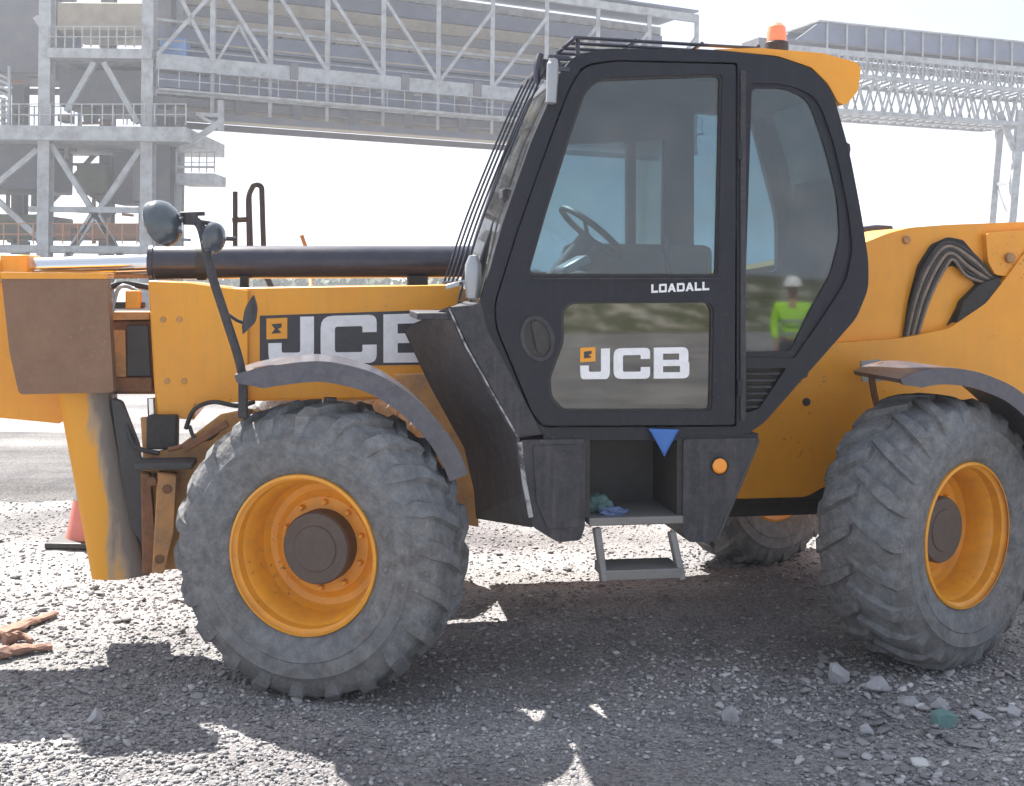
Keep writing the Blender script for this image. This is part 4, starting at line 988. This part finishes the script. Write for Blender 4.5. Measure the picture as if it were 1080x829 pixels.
# near conveyor gallery ---------------------------------------------------
def gallery(name, A, B, label):
    g = empty(name, (A[0], A[1], 0)); tag(g, label, "conveyor gallery"); return g
pA = BW(165, 68, 59.6); pB = BW(735, 100, 75.7)
dirn = Vector((pB.x - pA.x, pB.y - pA.y, 0)); LEN = dirn.length; dirn.normalize(); nrm_ = Vector((-dirn.y, dirn.x, 0))
gal = gallery("conveyor_gallery", pA, pB, "long pale steel conveyor gallery with diagonal trusses crossing the sky left of the cab roof")
go = Vector(gal.location)
gz0 = BW(222, 71, 61.2).z; print("chord z", gz0, "len", LEN)
def gp(s, d, z): return Vector((0, 0, z)) + dirn * s + nrm_ * d
def gb(s0, z0, s1, z1, d, w, h, nm, m='galv', d1=None): return beam(gp(s0, d, z0), gp(s1, d if d1 is None else d1, z1), w, h, nm, m, gal)
s_of = lambda px: (lambda k: k)( ( ( (px - 540) / F_PX) * pA.y - pA.x) / (dirn.x - (px - 540) / F_PX * dirn.y) )
top = gz0 + 6.2; bot = gz0 - 2.7
for d in (0, 4.4):
    gb(0, gz0, LEN, gz0, d, .3, .8, "chord"); gb(0, top, LEN, top, d, .3, .5, "chord")
    gb(0, bot, LEN, bot, d, .3, .35, "chord", 'galv_dark'); gb(0, gz0 - 1.6, LEN, gz0 - 1.6, d, .2, .16, "chord")
posts = [s_of(x) for x in (222, 283, 343, 402, 460, 517, 574, 628, 682, 732)]
for i, s in enumerate(posts):
    gb(s, gz0, s, top, 0, .26, .26, "truss_post"); gb(s, gz0, s, top, 4.4, .22, .22, "truss_post", 'galv_dark')
    gb(s, bot, s, gz0, 0, .18, .18, "truss_post"); 
    gb(s + .02, gz0 - .1, s + .02, gz0 - .1, .2, .3, .3, "floor_beam", 'galv_dark', 4.2)
    if i < len(posts) - 1:
        e = posts[i + 1]
        if i in (0, 1, 2, 3): gb(s, top - 1.4, e, gz0 + .3, -.02, .2, .2, "diagonal")
        elif i % 2 == 0: gb(e, top - 1.2, s, gz0 + .3, -.02, .2, .2, "diagonal")
        else: gb(s, gz0 + .3, e, top - 1.2, -.02, .2, .2, "diagonal")
        gb(s, gz0 + .3, e, top - 1.2, 4.42, .18, .18, "diagonal", 'galv_dark')
        m_ = (s + e) / 2; gb(m_, bot + .1, m_, gz0 - .3, .3, .5, .12, "hanger", 'galv_dark')
gb(0, gz0 + .3, posts[0], gz0 + 4, -.02, .2, .2, "diagonal"); gb(0, top - .6, posts[0], gz0 + .3, -.02, .2, .2, "diagonal")
# belts, pipes and cable trays inside
for (z, d, w, h, m_) in ((.9, 2.2, 1.6, .5, 'sheet'), (1.7, 2.4, 2.2, .9, 'sheet'), (2.9, 2.8, 1.2, .35, 'cream'), (3.5, 3.2, .8, .5, 'galv_dark'), (4.3, 3.6, .5, .7, 'cream'), (5.3, 4.0, .4, .9, 'sheet'), (2.35, .7, .14, .14, 'galv'), (1.25, .4, .08, .08, 'cream'), (.8, .4, .06, .06, 'galv')):
    gb(0, gz0 + z, LEN - .2, gz0 + z, d, w, h, "conveyor_run", m_)
for (z, d, w, h, m_) in ((-.85, 1.0, .8, .7, 'sheet'), (-1.9, 1.4, 1.6, .35, 'galv_dark'), (-2.3, 2.6, 2.4, .5, 'cream'), (-1.2, 3, .3, .9, 'galv_dark')):
    gb(0, gz0 + z, LEN - .4, gz0 + z, d, w, h, "return_run", m_)
gb(0, top + .5, LEN, top + .5, 2.2, 4.6, .12, "roof_sheet", 'sheet')
# far wall louvres/sheets give the grey infill
gb(0, gz0 + 4.4, LEN, gz0 + 4.4, 4.6, .06, 3.2, "wall_sheet", 'galv')
a_, z_ = s_of(245), gz0
for k in range(3):
    s = s_of(228) + k * 1.2; 
gb(s_of(228), gz0 + .4, s_of(250), gz0 + 2.4, .2, .15, .15, "hood_frame"); gb(s_of(250), gz0 + 2.4, s_of(272), gz0 + .4, .2, .15, .15, "hood_frame")
for x in (303, 420, 496, 597, 640): gb(s_of(x), gz0 + .1, s_of(x + 8), gz0 + .1, -.2, .1, .9, "splice_plate", 'galv_dark')
mbx = MB()
for k in range(34):
    s = LEN * k / 33; mbx.bar(gp(s, -.6, gz0 - 1.5), gp(s, -.6, gz0 - .45), .05)
mbx.bar(gp(0, -.6, gz0 - .45), gp(LEN, -.6, gz0 - .45), .05); mbx.bar(gp(0, -.6, gz0 - 1.0), gp(LEN, -.6, gz0 - 1.0), .05); mbx.bar(gp(0, -.5, gz0 - 1.55), gp(LEN, -.5, gz0 - 1.55), .7, .1)
mbx.build("walkway", M['galv'], gal, 0, smooth=False)

# far conveyor gallery ---------------------------------------------------
qA = BW(846, 60, 79.5); qB = BW(1080, 74, 86.4)
d2 = Vector((qB.x - qA.x, qB.y - qA.y, 0)); L2 = d2.length * 1.35; d2.normalize(); n2 = Vector((-d2.y, d2.x, 0))
gal2 = empty("conveyor_gallery", (qA.x, qA.y, 0)); tag(gal2, "distant conveyor gallery with blue grey sheeting above open lattice, right of the cab roof", "conveyor gallery")
def g2(s, d, z): return Vector((0, 0, z)) + d2 * s + n2 * d
def hb(s0, z0, s1, z1, d, w, h, nm, m='galv', d1=None): return beam(g2(s0, d, z0), g2(s1, d if d1 is None else d1, z1), w, h, nm, m, gal2)
zt2 = BW(1080, 46, 86.4).z; zs2 = BW(1080, 74, 86.4).z; zm2 = BW(1080, 96, 86.4).z; zb2 = BW(1040, 128, 85).z
print("gallery2", zt2, zs2, zm2, zb2)
# sheeting with slanted end
vs = [g2(1.4, 0, zt2), g2(L2, 0, zt2), g2(L2, 0, zs2 + .6), g2(-.6, 0, zs2 + .6)]
vs += [p + n2 * .12 for p in vs]
MB().add(vs, [(0, 1, 2, 3), (7, 6, 5, 4), (0, 4, 5, 1), (1, 5, 6, 2), (2, 6, 7, 3), (3, 7, 4, 0)]).build("wall_sheet", M['sheet'], gal2, 0, smooth=False)
vs = [p + n2 * 3.6 for p in vs]
MB().add(vs, [(0, 1, 2, 3), (7, 6, 5, 4), (0, 4, 5, 1), (1, 5, 6, 2), (2, 6, 7, 3), (3, 7, 4, 0)]).build("wall_sheet", M['sheet'], gal2, 0, smooth=False)
hb(1.2, zt2 + .05, L2, zt2 + .05, 1.8, 4.2, .1, "roof_sheet", 'galv')
for d in (-.1, 3.8):
    hb(-2, zs2, L2, zs2, d, .25, .4, "chord"); hb(-2, zs2 + .55, L2, zs2 + .55, d, .12, .12, "chord", 'galv_dark')
    hb(-4, zm2, L2, zm2, d, .22, .3, "chord"); hb(-4, zb2, L2 * .72, zb2, d, .25, .3, "chord"); hb(L2 * .72, zb2, L2, zb2 + 1.0, d, .25, .3, "chord")
np_ = 18
for k in range(np_ + 1):
    s = -3 + (L2 + 3) * k / np_; e = -3 + (L2 + 3) * (k + 1) / np_
    hb(s, zm2, s, zt2 if k > 2 else zs2, -.14, .12, .12, "truss_post")
    zb_ = zb2 if s < L2 * .72 else zb2 + (s - L2 * .72) / (L2 * .28)
    if k < np_:
        hb(s, zb_, (s + e) / 2, zm2, -.1, .14, .14, "diagonal"); hb((s + e) / 2, zm2, e, zb_, -.1, .14, .14, "diagonal")
lat = MB()
for k in range(np_):
    s = -3 + (L2 + 3) * k / np_; e = -3 + (L2 + 3) * (k + 1) / np_; m_ = (s + e) / 2
    zb_ = zb2 if s < L2 * .72 else zb2 + (s - L2 * .72) / (L2 * .28)
    for (a_, b_) in ((s, m_), (m_, e)):
        lat.bar(g2(a_, 3.8, zb_), g2(b_, 3.8, zm2), .12); lat.bar(g2(a_, 3.8, zm2), g2(b_, 3.8, zb_), .12)
        lat.bar(g2(a_, 0, zb_), g2(b_, 3.8, zb_), .12); lat.bar(g2(a_, 0, zm2), g2(b_, 3.8, zm2), .12); lat.bar(g2(b_, 0, zb_), g2(a_, 3.8, zb_), .12)
        lat.bar(g2(a_, -.1, zm2), g2(b_, -.1, zs2), .1); lat.bar(g2(a_, -.1, zs2), g2(b_, -.1, zm2), .1)
        lat.bar(g2(a_, 3.8, zm2), g2(b_, 3.8, zs2), .1)
lat.build("lattice", M['galv'], gal2, 0, smooth=False)
for (z, d, w, h, m_) in ((.5, 1.9, 2.2, .5, 'galv_dark'), (-.5, 1.0, .5, .3, 'galv'), (-1.0, 2.4, .3, .25, 'cream')): hb(-3, zs2 + z, L2, zs2 + z, d, w, h, "conveyor_run", m_)
# trestle that carries it
tb = BW(1072, 110, 86.2)
tr = empty("support_trestle", (tb.x, tb.y, 0)); tag(tr, "tall narrow steel trestle leg holding up the far gallery at the right edge", "trestle")
ztr = zb2 + 1.0
for d, nm in ((0, .55), (3.6, .5)):
    MB().bar(Vector((-.8, d, 0)), Vector((.35, d, ztr)), nm, nm).build("trestle_leg", M['galv'], tr, 0, smooth=False)
MB().bar((-1.3, 0, ztr - .1), (-.1, 0, ztr - 3.0), .4).build("brace", M['galv'], tr, 0, smooth=False)
MB().bar((1.9, 0, ztr - .1), (.4, 0, ztr - 3.0), .4).build("brace", M['galv'], tr, 0, smooth=False)
for z in (2.5, 6, 9.5): MB().bar((-.8 + z * .09, 0, z), (-.8 + z * .09, 3.6, z), .25).build("tie_beam", M['galv'], tr, 0, smooth=False)
for z in (2.5, 6): MB().bar((-.8 + z * .09, 0, z), (-.8 + (z + 3.5) * .09, 3.6, z + 3.5), .15).build("brace", M['galv'], tr, 0, smooth=False)

# ---- far vegetation ---------------------------------------------------------
def leaf_mat(name, a, b_):
    m, nt, b = new_mat(name); L = nt.links; g = N(nt, "ShaderNodeNewGeometry"); r = N(nt, "ShaderNodeValToRGB"); e = r.color_ramp.elements
    e[0].color = (*a, 1); e[1].color = (*b_, 1); L.new(g.outputs["Random Per Island"], r.inputs[0]); L.new(r.outputs[0], b.inputs["Base Color"]); b.inputs["Roughness"].default_value = .8
    return m
M['leaf'] = leaf_mat("far_foliage", (.045, .07, .025), (.10, .12, .045))
def foliage(name, blobs, n, s, lab):
    V = []; 
    for _ in range(n):
        c, r_ = random.choice(blobs); d = Vector((random.gauss(0, 1), random.gauss(0, 1), random.gauss(0, 1))).normalized() * (random.random() ** .35)
        p = Vector((c[0] + d.x * r_[0], c[1] + d.y * r_[1], max(.1, c[2] + d.z * r_[2])))
        a = Vector((random.gauss(0, 1), random.gauss(0, 1), random.gauss(0, 1))).normalized(); b = a.orthogonal().normalized(); k = s * random.uniform(.5, 1.4)
        V += [p + a * k, p + b * k, p - a * k, p - b * k]
    me = bpy.data.meshes.new(name); me.from_pydata([tuple(v) for v in V], [], [(4 * i, 4 * i + 1, 4 * i + 2, 4 * i + 3) for i in range(len(V) // 4)]); me.update()
    o = link(name, me, M['leaf'], smooth=False); tag(o, lab, "scrub", kind='stuff'); return o
bl = []
for k in range(90):
    x = -110 + 220 * k / 89 + random.uniform(-1.5, 1.5); bl.append(((x, 150 + random.uniform(-8, 8), .6), (random.uniform(2, 4), 2.5, random.uniform(1.0, 2.6))))
foliage("scrub_line", bl, 16000, .42, "low far-off line of scrub along the horizon")
# unseen bank added behind the photographer, a darker backdrop for the cab glass to reflect
bk = MB(); nb = 60; vs = []
for i in range(nb + 1):
    x = -45 + 90 * i / nb
    for j, (dy, z) in enumerate(((0, -.05), (2.5, .8), (4.5, 1.4), (7, 1.8), (12, -.1))):
        vs.append((x, -24 - dy, z * (1 + .35 * noise.noise(Vector((x * .15, j, 0)))) + .0))
bk.add(vs, [(i * 5 + j, i * 5 + j + 1, i * 5 + 6 + j, i * 5 + 5 + j) for i in range(nb) for j in range(4)])
M['bank'] = mat("reflection_bank_mottle", (.085, .09, .04), .95, col2=(.42, .39, .33), scale=.9, amt=.9, contrast=(.5, .62), bump=.5, bscale=5)  # pale patches added to mottle what the glass mirrors
tag(bk.build("reflection_bank", M['bank'], None, 0, fix=False, angle=180), kind='structure')

# ================================================================== PERSON (reflected in the rear quarter glass)
Pm = t3(P3(838, 340, CV + .02)); vimg = CAM + ray(836, 335) * 15.8
dist = (vimg - Pm).dot(vx); real = vimg - vx * 2 * dist; real.z = 0
face = math.atan2(Pm.y - real.y, Pm.x - real.x) - math.pi / 2
def skin(name, joints, edges, m, parent, sub=2, root=0):
    me = bpy.data.meshes.new(name); me.from_pydata([j[0] for j in joints], edges, []); me.update(); me.materials.append(m)
    o = bpy.data.objects.new(name, me); COL.objects.link(o); o.parent = parent
    o.modifiers.new("skin", 'SKIN').use_smooth_shade = True
    for i, j in enumerate(joints):
        me.skin_vertices[0].data[i].radius = (j[1], j[2] if len(j) > 2 else j[1])
    me.skin_vertices[0].data[root].use_root = True
    s = o.modifiers.new("sub", 'SUBSURF'); s.levels = sub; s.render_levels = sub
    return o
per = empty("person", real, face)
tag(per, "person in lime hi-vis jacket and white helmet, reflected in the cab's rear side glass", "person")
J = [((0, 0, .95), .13, .10), ((0, 0, 1.15), .12, .09), ((0, 0, 1.38), .16, .10), ((0, 0, 1.47), .06), ((0, .01, 1.56), .055), ((0, .02, 1.63), .085, .10), ((0, .015, 1.72), .08, .09)]
Ed = [(0, 1), (1, 2), (2, 3), (3, 4), (4, 5), (5, 6)]
for s in (1, -1):
    k = len(J)
    J += [((s * .19, 0, 1.40), .06), ((s * .24, -.01, 1.13), .045), ((s * .22, .08, .90), .034), ((s * .215, .10, .84), .032, .018)]
    Ed += [(2, k), (k, k + 1), (k + 1, k + 2), (k + 2, k + 3)]
    for q, (dx, ln) in enumerate(((-.024, .075), (-.008, .085), (.008, .08), (.022, .065))):
        h = len(J); J += [((s * .215 + dx, .12, .80), .009), ((s * .215 + dx, .12, .80 - ln * .55), .009), ((s * .215 + dx, .105, .80 - ln), .008)]; Ed += [(k + 3, h), (h, h + 1), (h + 1, h + 2)]
    h = len(J); J += [((s * .19, .135, .83), .011), ((s * .185, .15, .79), .009)]; Ed += [(k + 3, h), (h, h + 1)]
    k = len(J)
    J += [((s * .10, 0, .88), .095), ((s * .12, .01, .50), .06), ((s * .13, -.02, .10), .042), ((s * .135, .05, .045), .045, .035), ((s * .14, .15, .04), .04, .03)]
    Ed += [(0, k), (k, k + 1), (k + 1, k + 2), (k + 2, k + 3), (k + 3, k + 4)]
body = skin("body", J, Ed, M['skin'], per)
JJ = [((0, 0, .90), .16, .12), ((0, 0, 1.1), .155, .12), ((0, 0, 1.36), .185, .125), ((0, 0, 1.46), .09)]; EE = [(0, 1), (1, 2), (2, 3)]
for s in (1, -1):
    k = len(JJ); JJ += [((s * .20, 0, 1.40), .078), ((s * .25, -.01, 1.13), .064), ((s * .225, .07, .93), .05)]; EE += [(2, k), (k, k + 1), (k + 1, k + 2)]
skin("jacket", JJ, EE, M['hivis'], per)
JJ = [((0, 0, .96), .14, .11)]; EE = []
for s in (1, -1):
    k = len(JJ); JJ += [((s * .10, 0, .86), .108), ((s * .12, .01, .50), .08), ((s * .13, -.02, .14), .065)]; EE += [(0, k), (k, k + 1), (k + 1, k + 2)]
skin("trousers", JJ, EE, M['trousers'], per)
MB().lathe([(.15, 0), (.125, .01), (.12, .06), (.09, .115), (.04, .14), (0, .145)], 28, axis='Z', c=(0, .02, 1.685)).build("helmet", M['helmet'], per)
MB().box((0, .105, 1.63), (.024, .035, .045)).build("nose", M['skin'], per, .01)
for s in (1, -1): MB().lathe([(0, -.012), (.012, 0), (0, .012)], 10, c=(s * .032, .098, 1.652)).build("eye", M['dark'], per)
MB().box((0, .098, 1.585), (.05, .014, .010)).build("mouth", M['cone'], per, .003)
for s in (1, -1): MB().box((s * .135, .06, .045), (.10, .28, .09)).build("boot", M['rubber'], per, .03)
for z in (1.02, 1.2): MB().lathe([(.172, -.025), (.178, 0), (.172, .025)], 24, axis='Z', c=(0, 0, 0)).build("reflective_band", M['silver'], per).location = (0, 0, z)

# ================================================================== HAZE
HZ = 0.0013  # added veil imitating the glare that washes out the far steelwork
hm_ = bpy.data.materials.new("haze"); hm_.use_nodes = True; nt = hm_.node_tree
for n in list(nt.nodes):
    if n.type == 'BSDF_PRINCIPLED': nt.nodes.remove(n)
pv = nt.nodes.new("ShaderNodeVolumePrincipled"); pv.inputs["Color"].default_value = (.86, .91, 1, 1); pv.inputs["Density"].default_value = HZ; pv.inputs["Anisotropy"].default_value = .35
nt.links.new(pv.outputs[0], nt.nodes["Material Output"].inputs["Volume"])
hz = MB().box((0, 0, 14), (1960, 1960, 34)).build("haze", hm_, None, 0, smooth=False); tag(hz, kind='stuff')
hz['label'] = "thin pale haze added over the yard to imitate glare"; hz['category'] = "haze"
hz.display_type = 'WIRE'

# ================================================================== LIGHT
SUN_AZ_VEC = Vector((-.60, .80)); SUN_EL = R(53)
sd = Vector((SUN_AZ_VEC.x * math.cos(SUN_EL), SUN_AZ_VEC.y * math.cos(SUN_EL), math.sin(SUN_EL))).normalized()
sl = bpy.data.lights.new("sun", 'SUN'); sl.energy = 5.0; sl.angle = R(.6); sl.color = (1, .95, .88)
so = bpy.data.objects.new("sun", sl); COL.objects.link(so); so.rotation_euler = sd.to_track_quat('Z', 'Y').to_euler()
w = bpy.data.worlds.new("World"); sc.world = w; w.use_nodes = True; nt = w.node_tree; L = nt.links
bg = nt.nodes["Background"]
sky = N(nt, "ShaderNodeTexSky"); sky.sky_type = 'NISHITA'; sky.sun_disc = False; sky.sun_elevation = SUN_EL; sky.sun_rotation = math.atan2(sd.x, sd.y)
sky.air_density = 1.2; sky.dust_density = 2.5; sky.ozone_density = 1.0
tc = N(nt, "ShaderNodeTexCoord"); mp = N(nt, "ShaderNodeMapping"); mp.inputs["Scale"].default_value = (1, 1, 3.2)
cn_ = N(nt, "ShaderNodeTexNoise"); cn_.inputs["Scale"].default_value = 2.1; cn_.inputs["Detail"].default_value = 9; cn_.inputs["Roughness"].default_value = .55
L.new(tc.outputs["Generated"], mp.inputs[0]); L.new(mp.outputs[0], cn_.inputs["Vector"])
rp = N(nt, "ShaderNodeMapRange"); rp.inputs["From Min"].default_value = .32; rp.inputs["From Max"].default_value = .58; rp.inputs["To Min"].default_value = .2; rp.inputs["To Max"].default_value = .95
L.new(cn_.outputs["Fac"], rp.inputs["Value"])
mx = N(nt, "ShaderNodeMix", data_type='RGBA'); mx.inputs["B"].default_value = (5.5, 5.9, 6.9, 1)
L.new(rp.outputs[0], mx.inputs["Factor"]); L.new(sky.outputs[0], mx.inputs["A"]); L.new(mx.outputs["Result"], bg.inputs["Color"])
bg.inputs["Strength"].default_value = .05
sc.view_settings.view_transform = 'Standard'; sc.view_settings.look = 'None'; sc.view_settings.gamma = 1; sc.view_settings.exposure = 1.68
sc.cycles.max_bounces = 8; sc.cycles.transparent_max_bounces = 16; sc.cycles.volume_bounces = 1
sc.cycles.use_denoising = True
